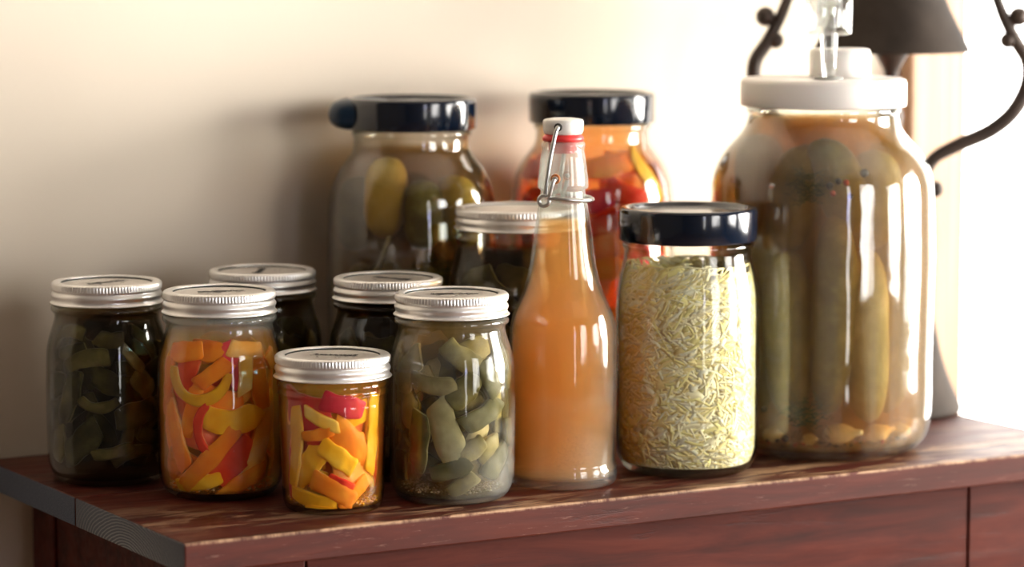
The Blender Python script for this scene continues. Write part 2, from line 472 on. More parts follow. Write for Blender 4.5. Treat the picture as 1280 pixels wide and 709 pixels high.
# casing round the back window with two flat faces and a rounded bead
def casing_profile(name, lo, hi):
    return box(name, lo, hi, M['casing'], .002)
cs = bmesh.new()
def cbox(bm, lo, hi, bev=.003):
    r = bmesh.ops.create_cube(bm, size=1)
    for v in r['verts']:
        v.co = Vector([lo[i] + (v.co[i] + .5) * (hi[i] - lo[i]) for i in range(3)])
    es = list({e for v in r['verts'] for e in v.link_edges})
    if bev: bmesh.ops.bevel(bm, geom=es, offset=bev, segments=2, affect='EDGES', profile=.5)
u0, u1, z0, z1 = BW
for (a, b, th) in ((u0 - .066, u0 - .030, .018), (u0 - .030, u0 - .004, .011), (u1 + .004, u1 + .066, .016)):
    cbox(cs, (a, NW - th, z0 - .06), (b, NW, z1 + .06))
cbox(cs, (u0 - .066, NW - .02, z1 + .0), (u1 + .066, NW, z1 + .07))
me = bpy.data.meshes.new('trim_1'); cs.to_mesh(me); cs.free(); me.materials.append(M['casing'])
room_obj('trim_1', me)
room_obj('baseboard_back', box('baseboard_back', (U0, NW - .014, ZF), (u0 - .07, NW, ZF + .11), M['casing'], .003))
# glazed sashes
def window(name, axis, pos, a0, a1, zz0, zz1, vm, hm):
    bm = bmesh.new(); w = .03; d0, d1 = pos + .05, pos + .08
    P = lambda a, d, z: (a, d, z) if axis == 'n' else (d, a, z)
    def add(x0, x1, y0, y1):
        A = P(x0, d0, y0); B = P(x1, d1, y1)
        cbox(bm, [min(A[i], B[i]) for i in range(3)], [max(A[i], B[i]) for i in range(3)], .002)
    add(a0, a0 + w, zz0, zz1); add(a1 - w, a1, zz0, zz1); add(a0, a1, zz0, zz0 + w); add(a0, a1, zz1 - w, zz1)
    for i in range(1, vm): x = a0 + (a1 - a0) * i / vm; add(x - .01, x + .01, zz0, zz1)
    for i in range(1, hm): z = zz0 + (zz1 - zz0) * i / hm; add(a0, a1, z - .01, z + .01)
    me = bpy.data.meshes.new(name); bm.to_mesh(me); bm.free(); me.materials.append(simple(name + '_white', (.8, .78, .74), .5))
    return room_obj(name, me)
window('window_1', 'n', NW, *BW, 1, 1)
window('window_2', 'u', U1, *SW, 2, 1)
room_obj('trim_2', box('trim_2', (U1, -1.3, SW[2]), (U1 + .11, -1.05, SW[3]), M['room_paint']))

# ------------------------------------------------------------------ daylight
world = bpy.data.worlds.new('daylight'); sc.world = world; world.use_nodes = True
bg = world.node_tree.nodes['Background']
bg.inputs['Color'].default_value = (1.0, .965, .92, 1); bg.inputs['Strength'].default_value = 5.5
def area(name, loc, rot_dir, sx, sy, watts, color, portal=False):
    l = bpy.data.lights.new(name, 'AREA'); l.shape = 'RECTANGLE'; l.size = sx; l.size_y = sy
    l.energy = watts; l.color = color
    o = bpy.data.objects.new(name, l); COL.objects.link(o); o.location = loc
    o.rotation_euler = Vector(rot_dir).to_track_quat('-Z', 'Z').to_euler()
    if portal: l.cycles.is_portal = True
    return o
du = Vector((cos(RZ), sin(RZ), 0)); dn = Vector((-sin(RZ), cos(RZ), 0))
for a_, b_, w_ in ((SW[0], -1.3, 40), (-1.05, SW[1], 150)):
    area('daylight_side_window', W(U1 + .2, (a_ + b_) / 2, (SW[2] + SW[3]) / 2), -du, b_ - a_, SW[3] - SW[2], w_, (1, .95, .87))
area('daylight_back_window', W((BW[0] + BW[1]) / 2, NW + .2, (BW[2] + BW[3]) / 2), -dn, BW[1] - BW[0], BW[3] - BW[2], 5, (1, .95, .88), True)
area('daylight_front_window', W((FW[0] + FW[1]) / 2, N0 - .2, (FW[2] + FW[3]) / 2), dn, FW[1] - FW[0], FW[3] - FW[2], 4, (.08, .14, 1.0))

# ------------------------------------------------------------------ the red table
TL, TD, TT = .706, .338, .019
BJ = .173
table = empty('side_table', (CX, CY, 0), RZ)
tag(table, 'worn maroon painted wooden side table with grey weathered end grain, under the jars', 'table')
def board(name, y0, y1, endmat):
    bm = bmesh.new(); cbox(bm, (0, y0, -TT), (TL, y1, 0), .0012)
    me = bpy.data.meshes.new(name); bm.to_mesh(me); bm.free()
    me.materials.append(M['wood_top']); me.materials.append(endmat)
    for p in me.polygons:
        p.material_index = 1 if p.normal.x < -.6 else 0
    return link(name, me, table)
board('tabletop_board', 0, BJ - .0005, M['end_front'])
board('tabletop_board', BJ + .0005, TD, M['end_back'])
LB, LE, FI = .030, .090, .020
zb, zt = ZF, -TT
for (x0, x1) in ((LB, LE), (.602, .662)):
    link('leg', box('leg', (x0, FI, zb), (x1 - .0008, FI + .04, zt), M['wood_side'], .001), table)
    link('leg', box('leg', (x0, TD - .05, zb), (x1 - .0008, TD - .01, zt), M['wood_side'], .001), table)
link('front_panel', box('front_panel', (LE + .0008, FI + .001, zt - .22), (.602 - .0008, FI + .02, zt), M['wood_side'], .0008), table)
link('back_panel', box('back_panel', (LE, TD - .03, zt - .22), (.602, TD - .015, zt), M['wood_side'], .0008), table)
for x0 in (LB + .002, .642):
    link('side_panel', box('side_panel', (x0, FI + .0405, zt - .22), (x0 + .018, TD - .0505, zt), M['wood_side'], .0008), table)

# ------------------------------------------------------------------ jars
PINT = [(0, 3), (24, 2), (28, .3), (30, 0), (33.2, 1.2), (36.6, 4.5), (39.2, 10.5), (40.2, 18), (40.3, 30), (40.3, 76), (39.9, 84), (38.6, 91), (36.6, 97.5), (34.9, 103), (34.3, 107), (34.9, 108.6), (36.4, 110), (36.5, 112), (35.2, 113.6), (33.6, 114.4), (33.3, 118), (33.3, 127)]
HALF = [(0, 3), (22, 2), (25.5, .3), (27, 0), (29.4, 1.0), (31.0, 4), (31.8, 9), (32.3, 20), (33.9, 62), (34.2, 69), (34.9, 70.2), (34.9, 71), (34.3, 72), (34.3, 73.6), (35.1, 74.8), (35.1, 76.6), (34.2, 78.2), (33.4, 79), (33.3, 83), (33.3, 92)]
WMQ = [(0, 4), (30, 2), (34, .3), (36.5, 0), (41, 1.6), (45, 6), (47.4, 13.5), (48, 22), (48, 40), (48, 110), (47.3, 120), (45.6, 130), (43.7, 138), (42.8, 144), (43.1, 147), (44.2, 148.6), (44.2, 150.4), (42.6, 152), (42.0, 153), (42, 168)]
HG = [(0, 5), (40, 2), (45, .4), (48, 0), (53.5, 2), (57.8, 7.5), (59.6, 16), (60, 26), (60, 60), (60, 158), (59.2, 170), (56.6, 182), (51.5, 193), (46, 200.5), (42.3, 206), (41.3, 212), (41.4, 216), (42.8, 217.6), (42.8, 219.6), (41.4, 221.2), (41, 222), (41, 238)]
GAL = [(0, 6), (48, 3), (54, .5), (58, 0), (66, 2), (72.6, 7.5), (76.6, 17), (77.5, 28), (77.5, 60), (77.5, 178), (76.6, 189), (73.2, 200), (66.6, 210.5), (59, 219), (54.3, 225.5), (52.6, 231), (52.3, 235), (53.4, 236.5), (53.4, 238.5), (52.2, 240), (52, 256)]

PINT = [(r, z * 1.03) for r, z in PINT]
HALF = [(r, z * 1.05) for r, z in HALF]
WMQ = [(r, z * 1.02) for r, z in WMQ]

def inner_prof(prof, th=1.0):
    """offset wall inwards (mm)"""
    out = []
    n = len(prof)
    for i, (r, z) in enumerate(prof):
        a = prof[max(i - 1, 0)]; b = prof[min(i + 1, n - 1)]
        dx, dz = b[0] - a[0], b[1] - a[1]
        L = sqrt(dx * dx + dz * dz) or 1
        nx, nz = -dz / L, dx / L
        rr, zz = r + nx * th, z + nz * th
        if i == 0: rr, zz = 0, z + th
        out.append((max(rr, 0), zz))
    # keep floor flat and monotone
    fl = max(z for r, z in out[:4])
    res = []
    for i, (r, z) in enumerate(out):
        z = max(z, fl) if i < 6 else z
        if res and (z < res[-1][1]): z = res[-1][1]
        res.append((r, z))
    return res

def radius_at(prof, z):
    best = 1e9
    for (r0, z0), (r1, z1) in zip(prof[3:-1], prof[4:]):
        if min(z0, z1) <= z <= max(z0, z1) and z1 != z0:
            best = min(best, r0 + (r1 - r0) * (z - z0) / (z1 - z0))
    if best > 1e8: best = prof[3][0] if z < 3 else prof[-1][0]
    return best

_glass_cache = {}
def glass_mesh(key, prof, mat):
    if (key, mat.name) in _glass_cache: return _glass_cache[(key, mat.name)]
    o = smooth_prof(prof[1:], 3)
    o = [(0, prof[0][1])] + o
    inn = inner_prof(prof)
    inn = [(0, inn[0][1])] + smooth_prof(inn[1:], 3)
    me = lathe('glass_body', o + inn[::-1], mat, 128)
    _glass_cache[(key, mat.name)] = me
    return me

KN = 108
_band = {}
def band_mesh(R):
    if R in _band: return _band[R]
    d = R - 36.9
    P = [(35.2, 13.6), (35.0, 1.0), (36.4, .2), (36.9, 0), (37.25, .45), (36.9, .95), (36.2, 1.4), (35.75, 2.2), (35.6, 3.1), (35.9, 4.0), (36.35, 4.9), (36.45, 5.6), (36.2, 6.4), (35.6, 7.3), (35.15, 8.0), (35.15, 8.5), (35.6, 8.95),
         (35.95, 9.3), (36.0, 9.7), (36.0, 11.2), (36.0, 12.7), (35.9, 13.2), (35.5, 13.75), (34.9, 14.15), (34.2, 14.35), (33.0, 14.4), (31.2, 14.25), (30.3, 14.05), (30.0, 13.7), (30.1, 13.2), (31.0, 13.1)]
    P = [(r + d, z) for r, z in P]
    def mod(i, a, k):
        if i in (19, 20): w = 1.0
        elif i in (18, 21): w = .45
        else: return 0
        return .30 * w * (1 if k % 4 in (1, 2) else -1)
    me = lathe('screw_band', P, M['tin'], KN * 4, mod, closed=True)
    _band[R] = me
    return me
_disc = {}
def disc_mesh(R):
    if R in _disc: return _disc[R]
    P = [(0, 12.6), (18, 12.6), (20, 12.65), (21, 12.9), (22.5, 13.0), (24, 12.8), (26, 12.4), (28.2, 12.3), (29.6, 12.6), (31, 12.9), (R - 3.0, 12.9), (R - 3.0, 11.2), (0, 11.2)]
    me = lathe('lid_disc', P, M['lid_tin'], 96)
    _disc[R] = me
    return me
def seal_mesh(R):
    P = [(29.4, 12.55), (30.9, 12.6), (30.9, 13.35), (30.2, 13.4)]
    P = [(r + R - 36.9, z) for r, z in P]
    return lathe('seal_ring', P, M['seal'], 96, closed=True)

def ink_mesh(seed):
    """loose black script strokes printed on the lid"""
    rnd = random.Random(seed)
    V, F = [], []
    def stroke(p, q, w):
        d = Vector((q[0] - p[0], q[1] - p[1])); 
        if d.length < 1e-6: return
        nn = Vector((-d.y, d.x)).normalized() * w / 2
        b = len(V)
        for z in (13.02, 13.10):
            for a, s in ((p, 1), (p, -1), (q, -1), (q, 1)):
                V.append(((a[0] + s * nn.x) * MM, (a[1] + s * nn.y) * MM, z * MM))
        F.extend([(b + 4, b + 5, b + 6, b + 7), (b, b + 3, b + 2, b + 1)] + [(b + i, b + (i + 1) % 4, b + 4 + (i + 1) % 4, b + 4 + i) for i in range(4)])
    x = -13
    while x < 15:
        w = rnd.uniform(2.2, 4.0); h = rnd.uniform(2.5, 6)
        pts = [(x, 0), (x + w * .3, h), (x + w * .7, h * .8), (x + w * .5, 0), (x + w, rnd.uniform(-.5, 1))]
        for a, b in zip(pts[:-1], pts[1:]): stroke(a, b, rnd.choice([.6, .9, 1.4, 2.2]))
        x += w
    for k in range(7):
        a = rnd.uniform(0, 2 * pi); r = rnd.uniform(8, 16)
        p = (r * cos(a), -abs(r * sin(a)) * .8); stroke(p, (p[0] + rnd.uniform(1, 3), p[1] + rnd.uniform(-.4, .4)), .4)
    return recalc(mesh('printed_script', V, F, M['lid_ink'], False))

def mason(name, label, x, y, key, prof, mat, lid_z, R=36.9, spin=0, ink=None, group=None):
    root = empty(name, (x, y, 0), spin)
    tag(root, label, 'jar', group)
    link('glass_body', glass_mesh(key, prof, mat), root)
    link('screw_band', band_mesh(R), root, (0, 0, lid_z * MM))
    d = link('lid_disc', disc_mesh(R), root, (0, 0, lid_z * MM))
    link('seal_ring', seal_mesh(R), d)
    if ink is not None: link('printed_script', ink_mesh(ink), d)
    return root
def liquid(name, label, cat, x, y, prof, top, mat, th=1.05):
    inn = inner_prof(prof, th + .25)
    P = [(0, inn[0][1] + .1)]
    for r, z in smooth_prof(inn[1:], 3):
        if z < top: P.append((r, z + .1))
    rt = P[-1][0] if P[-1][0] > 3 else radius_at(inn, top)
    P += [(rt, top), (0, top)]
    o = link(name, lathe(name, P, mat, 96), None, (x, y, 0))
    return tag(o, label, cat, kind='stuff')

def black_lid(root, z, tab=False):
    P = [(0, 19.2), (38.6, 19.2), (39.6, 19.5), (40.6, 21.4), (42, 22.2), (44.2, 22.2), (45.5, 21.6), (46.1, 20.4), (46.2, 18), (46.2, 1.2), (45.9, .3), (45.2, 0), (43.8, .2), (43.8, 17.4), (0, 17.4)]
    lid = link('lid', lathe('lid', P, M['navy'], 160, lambda i, a, k: (.10 * cos(80 * a) if i in (8, 9) else 0)), root, (0, 0, z * MM))
    link('lid_centre', lathe('lid_centre', [(0, 19.9), (30, 19.9), (32, 19.6), (33, 19.2), (0, 19.2)], M['navy_top'], 96), lid)
    if tab:
        bm = bmesh.new(); bmesh.ops.create_uvsphere(bm, u_segments=40, v_segments=24, radius=1)
        for v in bm.verts:
            c = Vector([math.copysign(abs(q) ** .72, q) for q in v.co])
            v.co = Vector((c.x * .024 - .0345, c.y * .019 - .006, c.z * .0116 + .0108))
        me = bpy.data.meshes.new('grip_tab'); bm.to_mesh(me); bm.free(); me.materials.append(M['blue_tab'])
        me.polygons.foreach_set('use_smooth', [True] * len(me.polygons))
        link('grip_tab', me, lid)
    return lid

# jar stations (x, y)
S = dict(dark=(-.2686, 2.0272), pl=(-.1890, 1.9753), hp=(-.1132, 1.9250), gr=(-.0388, 1.9614), bt=(.0335, 2.0146),
         kr=(.1186, 2.0652), gal=(.2178, 2.1553), b1=(-.0712, 2.185), b2=(.0586, 2.260), bk1=(-.1733, 2.1253), bk2=(-.0831, 2.0519), wm=(.0044, 2.102))

for k_ in ('dark', 'pl', 'hp', 'gr', 'bt', 'kr', 'gal'): S[k_] = (S[k_][0] * .9932, S[k_][1] * .9932)
S['bk1'] = (-.1700, 2.083); S['bk2'] = (-.0822, 2.032)

mason('mason_jar', 'pint glass jar of orange and yellow pepper strips, silver lid, left of the half-pint jar', *S['pl'], 'pint', PINT, M['glass_neckglare'], 118.0, spin=.3, ink=3)
mason('mason_jar', 'smallest jar, half-pint of yellow, orange and red peppers, at the front edge', *S['hp'], 'half', HALF, M['glass'], 83.6, spin=-.2, ink=5)
mason('mason_jar', 'pint glass jar of grey-green pickles beaded with condensation, beside the swing-top bottle', *S['gr'], 'pint', PINT, M['glass_misty'], 118.0, spin=.1, ink=8)
mason('mason_jar', 'darkest pint jar, near-black green pickles, at the left end of the table', *S['dark'], 'pint', PINT, M['glass'], 118.0, spin=.8, ink=11)
mason('mason_jar', 'dark pint jar behind the pint of peppers, mostly hidden, nearest the wall', *S['bk1'], 'pint', PINT, M['glass'], 118.0, spin=1.5, ink=12)
mason('mason_jar', 'brownish pint jar between the half-pint jar and the big navy-lidded pickle jar', *S['bk2'], 'pint', PINT, M['glass'], 118.6, spin=-.6, ink=14)
mason('mason_jar', 'wide silver-lidded quart jar of green pickles behind the swing-top bottle neck', *S['wm'], 'wmq', WMQ, M['glass'], 158.6, R=44.0, spin=0)

kr = empty('storage_jar', (*S['kr'], 0)); tag(kr, 'quart glass jar of pale shredded sauerkraut with a navy plastic lid', 'jar')
link('glass_body', glass_mesh('wmq', WMQ, M['glass']), kr); black_lid(kr, 155.4)
b1 = empty('storage_jar', (*S['b1'], 0)); tag(b1, 'tall jar of dark olive pickles with a navy lid that has a round tab', 'jar')
link('glass_body', glass_mesh('hg', HG, M['glass_big']), b1); black_lid(b1, 221.4, True)
b2 = empty('storage_jar', (*S['b2'], 0)); tag(b2, 'tall jar of red and orange peppers with a navy lid, behind the bottle', 'jar')
link('glass_body', glass_mesh('hg', HG, M['glass_big']), b2); black_lid(b2, 221.4)

# gallon jar with white lid, airlock is a thing of its own
gj = empty('gallon_jar', (*S['gal'], 0)); tag(gj, 'largest jar, gallon of whole pickles with a white plastic lid', 'jar')
link('glass_body', glass_mesh('gal', GAL, M['glass_gallon']), gj)
GLZ = 240.2
P = [(0, 17.6), (0.01, 19.4), (50, 19.4), (54.5, 19.2), (56.6, 18.2), (57.4, 16.2), (57.5, 1.4), (57.1, .3), (56.2, 0), (54.6, .2), (54.6, 17.6)]
lid = link('lid', lathe('lid', P, M['white_plastic'], 160), gj, (0, 0, GLZ * MM))
# stem seat + second stopper
AX, AY = .0006, -.028
link('grommet', lathe('grommet', [(4.4, 19.4), (10, 19.4), (10.2, 20.2), (9.2, 21.2), (6, 21.4), (4.4, 21.2)], simple('grey_grommet', (.35, .35, .33), .5), 48, closed=True), lid, (AX, AY, 0))
sp = link('stopper_cap', lathe('stopper_cap', [(0, 19.4), (20.6, 19.4), (21, 20), (21.4, 36.5), (20.6, 38.4), (18.6, 39.2), (0, 39.4)], M['white_plastic'], 72), lid, (.0125, .012, 0))
# airlock
al = empty('airlock', (S['gal'][0] + AX, S['gal'][1] + AY, (GLZ + 19.4) * MM))
tag(al, 'clear plastic fermentation airlock standing in the white gallon jar lid', 'airlock')
link('stem', lathe('stem', [(2.6, -14), (4.2, -14), (4.2, 2), (5.0, 6), (6.2, 30), (6.2, 32), (4.8, 32), (3.4, 6), (2.6, 2)], M['plastic_clear'], 48, closed=True), al)
link('chamber', lathe('chamber', [(6.2, 30.5), (13, 30.5), (15.2, 31.6), (15.8, 34), (16, 78), (14.9, 78), (14.7, 35), (13, 32), (6.2, 32)], M['plastic_clear'], 64, closed=True), al)
link('inner_tube', lathe('inner_tube', [(4.6, 32.2), (4.9, 60), (3.9, 60), (3.6, 32.2)], M['plastic_clear'], 48, closed=True), al)
link('float_cap', lathe('float_cap', [(0, 66), (8.4, 66), (8.6, 65), (8.8, 36), (7.8, 36), (7.6, 64.6), (0, 64.8)], M['plastic_clear'], 48), al)
link('top_cap', lathe('top_cap', [(0, 82), (14, 82), (16.6, 81), (17.2, 79), (17.2, 74), (16.3, 74), (16.3, 78.6), (0, 79.5)], M['plastic_clear'], 64), al)

# ------------------------------------------------------------------ swing-top bottle
BOT = [(0, 5), (26, 3), (30, .4), (32, 0), (34.6, 1.4), (35.8, 4.5), (36, 9), (35.6, 12.5), (34.9, 14.5), (34.9, 17), (35.2, 24), (35.3, 50), (35.3, 92), (35.1, 100), (34.3, 107), (32.3, 114), (29.2, 121), (26.2, 128), (24.1, 134), (22.2, 142), (20.6, 151), (19.3, 161), (18.2, 170), (17.0, 178), (15.6, 187), (14.6, 193), (14.5, 194.6), (16.1, 196), (16.5, 198), (16.2, 202), (15.3, 210), (14.2, 218), (13.6, 220.6), (13.7, 222), (14.2, 223), (14.2, 225.2), (13.2, 226.4), (11.6, 226.8)]
bt = empty('swing_top_bottle', (*S['bt'], 0)); bt.scale = (1, 1, .992); tag(bt, 'clear swing-top bottle of cloudy amber drink with white stopper and red gasket', 'bottle')
def bottle_glass():
    o = [(0, 5)] + smooth_prof(BOT[1:], 3)
    inn = inner_prof(BOT, 1.3)
    inn = [p for p in inn if p[1] < 223]
    inn = [(0, inn[0][1])] + smooth_prof(inn[1:] + [(10.4, 226.4)], 3)
    return lathe('glass_body', o + inn[::-1], M['glass_bottle'], 128)
link('glass_body', bottle_glass(), bt)
g = link('gasket', lathe('gasket', [(0, 219), (8, 219), (9.4, 220), (10.0, 226.9), (12.9, 227.0), (13.6, 228), (13.3, 229.6), (11.6, 231.2), (0, 231.2)], M['red_rubber'], 64), bt)
# stopper with a cross hole: a dark plug colours in the hole's shade
st = link('stopper', lathe('stopper', smooth_prof([(9, 231.2), (11.6, 231.3), (12.6, 232.4), (13.2, 236.5), (13.3, 239.2), (12.8, 240.7), (11, 241.4), (0, 241.6)], 3), M['ceramic'], 72), bt)
fdir = Vector((-.26, -.966, 0)).normalized()       # side where the wires hang
sdir = Vector((-fdir.y, fdir.x, 0))                 # to the right of it
zA = .2366
def bd(f, s, z): return fdir * f + sdir * s + Vector((0, 0, z))
# dark plug, its colour standing in for shade inside the hole
bm_pts = [bd(.0118, 0, zA), bd(.01345, 0, zA)]
link('bore_shade', tube('bore_shade', bm_pts, .0027, simple('painted_bore_shade', (.03, .028, .025), .7), 24), st)
WR = .00140
# bail: from the stopper down both sides to the lever eyes
def bail():
    pts = []
    for s_ in (1, -1):
        pth = [bd(s_ * .0, 0, zA), bd(s_ * .0125, 0, zA), bd(s_ * .0152, -.0002, zA - .0008), bd(s_ * .0166, -.0012, zA - .005), bd(s_ * .0182, -.0044, .2140), bd(s_ * .0186, -.0068, .1960), bd(s_ * .0184, -.0074, .1915)]
        pts.append(spline(pth, 7))
    full = pts[1][::-1] + pts[0][1:]
    return tube('wire_bail', full, WR, M['wire'], 12)
link('wire_bail', bail(), bt)
def lever():
    # eye loop at the front, pin leg into the glass pivot, ring running round the right of the neck to the back
    def eye(s_):
        c = (-.0080, .1888); r = .0034
        return [bd(s_ * (.0186 + .0004 * k / 12), c[0] + r * sin(2 * pi * k / 14 + .7), c[1] + r * cos(2 * pi * k / 14 + .7)) for k in range(15)]
    front = [bd(.0150, -.0012, .2030), bd(.0182, -.0013, .2026), bd(.0198, -.0020, .2000), bd(.0200, -.0040, .1930)] 
    e = eye(1)[::-1]
    around = []
    for k in range(0, 19):
        a = pi * k / 18
        around.append(bd(.0192 * cos(a), .0192 * sin(a) * 1.0 - (.004 if k in (0, 18) else 0), .1905 - .0020 * sin(a)))
    e2 = eye(-1)
    back = [bd(-.0200, -.0040, .1930), bd(-.0198, -.0020, .2000), bd(-.0182, -.0013, .2026), bd(-.0150, -.0012, .2030)]
    pts = spline(front, 5) + e + around + e2[::1] + spline(back, 5)
    return tube('wire_lever', pts, WR, M['wire'], 10)
link('wire_lever', lever(), bt)
area('daylight_front_curtain_window', W((FW2[0] + FW2[1]) / 2, N0 - .2, (FW2[2] + FW2[3]) / 2), dn, FW2[1] - FW2[0], FW2[3] - FW2[2], 17, (1, .97, .93))
def torus_pts(c, ax1, ax2, r, n=24): return [c + ax1 * r * cos(2 * pi * k / n) + ax2 * r * sin(2 * pi * k / n) for k in range(n)]
for s_ in (1, -1):
    link('pivot_rim', tube('pivot_rim', torus_pts(bd(s_ * .0165, -.0010, .2030), sdir, Vector((0, 0, 1)), .0026), .0007, M['rust'], 8, closed=True), bt)
def bottle_liquid():
    inn = inner_prof(BOT, 2.0)
    P = [(0, inn[0][1] + .1)] + [(r, z + .1) for r, z in smooth_prof(inn[1:], 3) if z < 175]
    P += [(P[-1][0], 175.6), (0, 175.6)]
    o = link('fermented_drink', lathe('fermented_drink', P, M['liq_kombucha'], 96), None, (*S['bt'], 0))
    o.scale = (1, 1, .992)
    tag(o, 'cloudy amber liquid filling the swing-top bottle to its neck', 'drink', kind='stuff')
bottle_liquid()

# ------------------------------------------------------------------ pieces of vegetable
_rnd = random.Random(7)
def strip_mesh(R, L, Wd, T, bend, curl, thetac=0, taper=.25, seed=0, dome=0.0, ang=0.0, z0=0, prof=None, sag=0.0, blunt=3.2, skew=None):
    """A slice lying against the jar wall. R: radius of its outer face (mm). Local frame is the jar axis frame.
    bend: curvature of the centre line in the wall surface (rad total); curl: how far the ends dive inwards (mm)."""
    NL = 20
    cs_ = [(-1, .5, 1, 0), (-.5, .5, 0, 0), (0, .5, 0, 0), (.5, .5, 0, 0), (1, .5, -1, 0), (1, .5, 0, -1), (1, -.5, 0, 1), (1, -.5, -1, 0), (0, -.5, 0, 0), (-1, -.5, 1, 0), (-1, -.5, 0, 1), (-1, .5, 0, -1)]
    NC = len(cs_)
    V, F, fm = [], [], []
    rs = random.Random(seed * 13 + 5)
    if skew is None: skew = rs.uniform(-.6, .6)
    sd = Vector((seed * 3.1, seed * 1.7, 0))
    x = y = 0.0; st = L / NL
    h = -bend / 2
    pts = []
    for i in range(NL + 1):
        pts.append((x, y, h))
        x += cos(h) * st; y += sin(h) * st; h += bend / NL
    mx = sum(p[0] for p in pts) / len(pts); my = sum(p[1] for p in pts) / len(pts)
    ca, sa = cos(ang), sin(ang)
    rz_ = max(r for r, z in prof) if prof is not None else R
    for i, (px, py, hh) in enumerate(pts):
        t = 2 * i / NL - 1
        w = Wd / 2 * (1 - taper * t * t) * (1 + .22 * noise.noise(sd + Vector((t * 1.6, 0, 0))))
        endf = 1 if 0 < i < NL else .90
        w *= endf
        th = T * (1 - .15 * t * t) * (1 if 0 < i < NL else .72)
        c_ = min(.20 * T, w * .3)
        nx, ny = -sin(hh), cos(hh)
        for (qx, qz, ox, oz) in cs_:
            cx = qx * w + ox * c_; cz = qz * th + oz * c_
            sh = skew * cx * abs(t) ** 3
            a = px - mx + nx * cx + cos(hh) * sh; b = py - my + ny * cx + sin(hh) * sh
            wob = 1.1 * noise.noise(sd + Vector((a * .09, b * .09, 3)))
            dep = T / 2 + curl * t * t + abs(wob) + dome * (cx / (Wd / 2)) ** 2 - cz + sag * (t + 1)
            A = a * ca - b * sa; B = a * sa + b * ca
            zz = z0 + B
            Rl = R
            if prof is not None:
                zq = min(max(zz, 4.5), prof[-1][1])
                Rl = min(R, radius_at(prof, zq) + (R - rz_))
                zz = zq if zz < 4.5 else zz
            r = max(Rl - dep, 1.0)
            tt = A / max(R, 8)
            V.append((r * sin(thetac + tt), -r * cos(thetac + tt), zz))
    for i in range(NL):
        for k in range(NC):
            k2 = (k + 1) % NC
            F.append((i * NC + k, i * NC + k2, (i + 1) * NC + k2, (i + 1) * NC + k)); fm.append(0 if k in (0, 1, 2, 3, 4, 11) else 1)
    F.append(tuple(range(NC))); F.append(tuple(NL * NC + k for k in range(NC))); fm += [1, 1]
    if rs.random() < .22: fm = [1 - q for q in fm]
    return V, F, fm
prof_R = [40]

def piece(name, label, cat, group, x, y, mat, **kw):
    V, F, fm = strip_mesh(**kw)
    c = Vector((sum(v[0] for v in V), sum(v[1] for v in V), sum(v[2] for v in V))) / len(V)
    me = mesh(name, [((v[0] - c.x) * MM, (v[1] - c.y) * MM, (v[2] - c.z) * MM) for v in V], F, [mat, FLESH.get(mat.name, mat)], True, fm)
    recalc(me); me.set_sharp_from_angle(angle=radians(50))
    o = link(name, me, None, (x + c.x * MM, y + c.y * MM, c.z * MM))
    return tag(o, label, cat, group)

def capsule_pts(a, z, L, bend, ang, n=5):
    out = []
    for i in range(n):
        s = (i / (n - 1) - .5) * L
        # arc approx
        k = bend / max(L, 1e-3)
        px = s if abs(k) < 1e-4 else sin(k * s) / k
        py = 0 if abs(k) < 1e-4 else (1 - cos(k * s)) / k - (1 - cos(k * L / 2)) / k * .5
        out.append((a + px * cos(ang) - py * sin(ang), z + px * sin(ang) + py * cos(ang)))
    return out

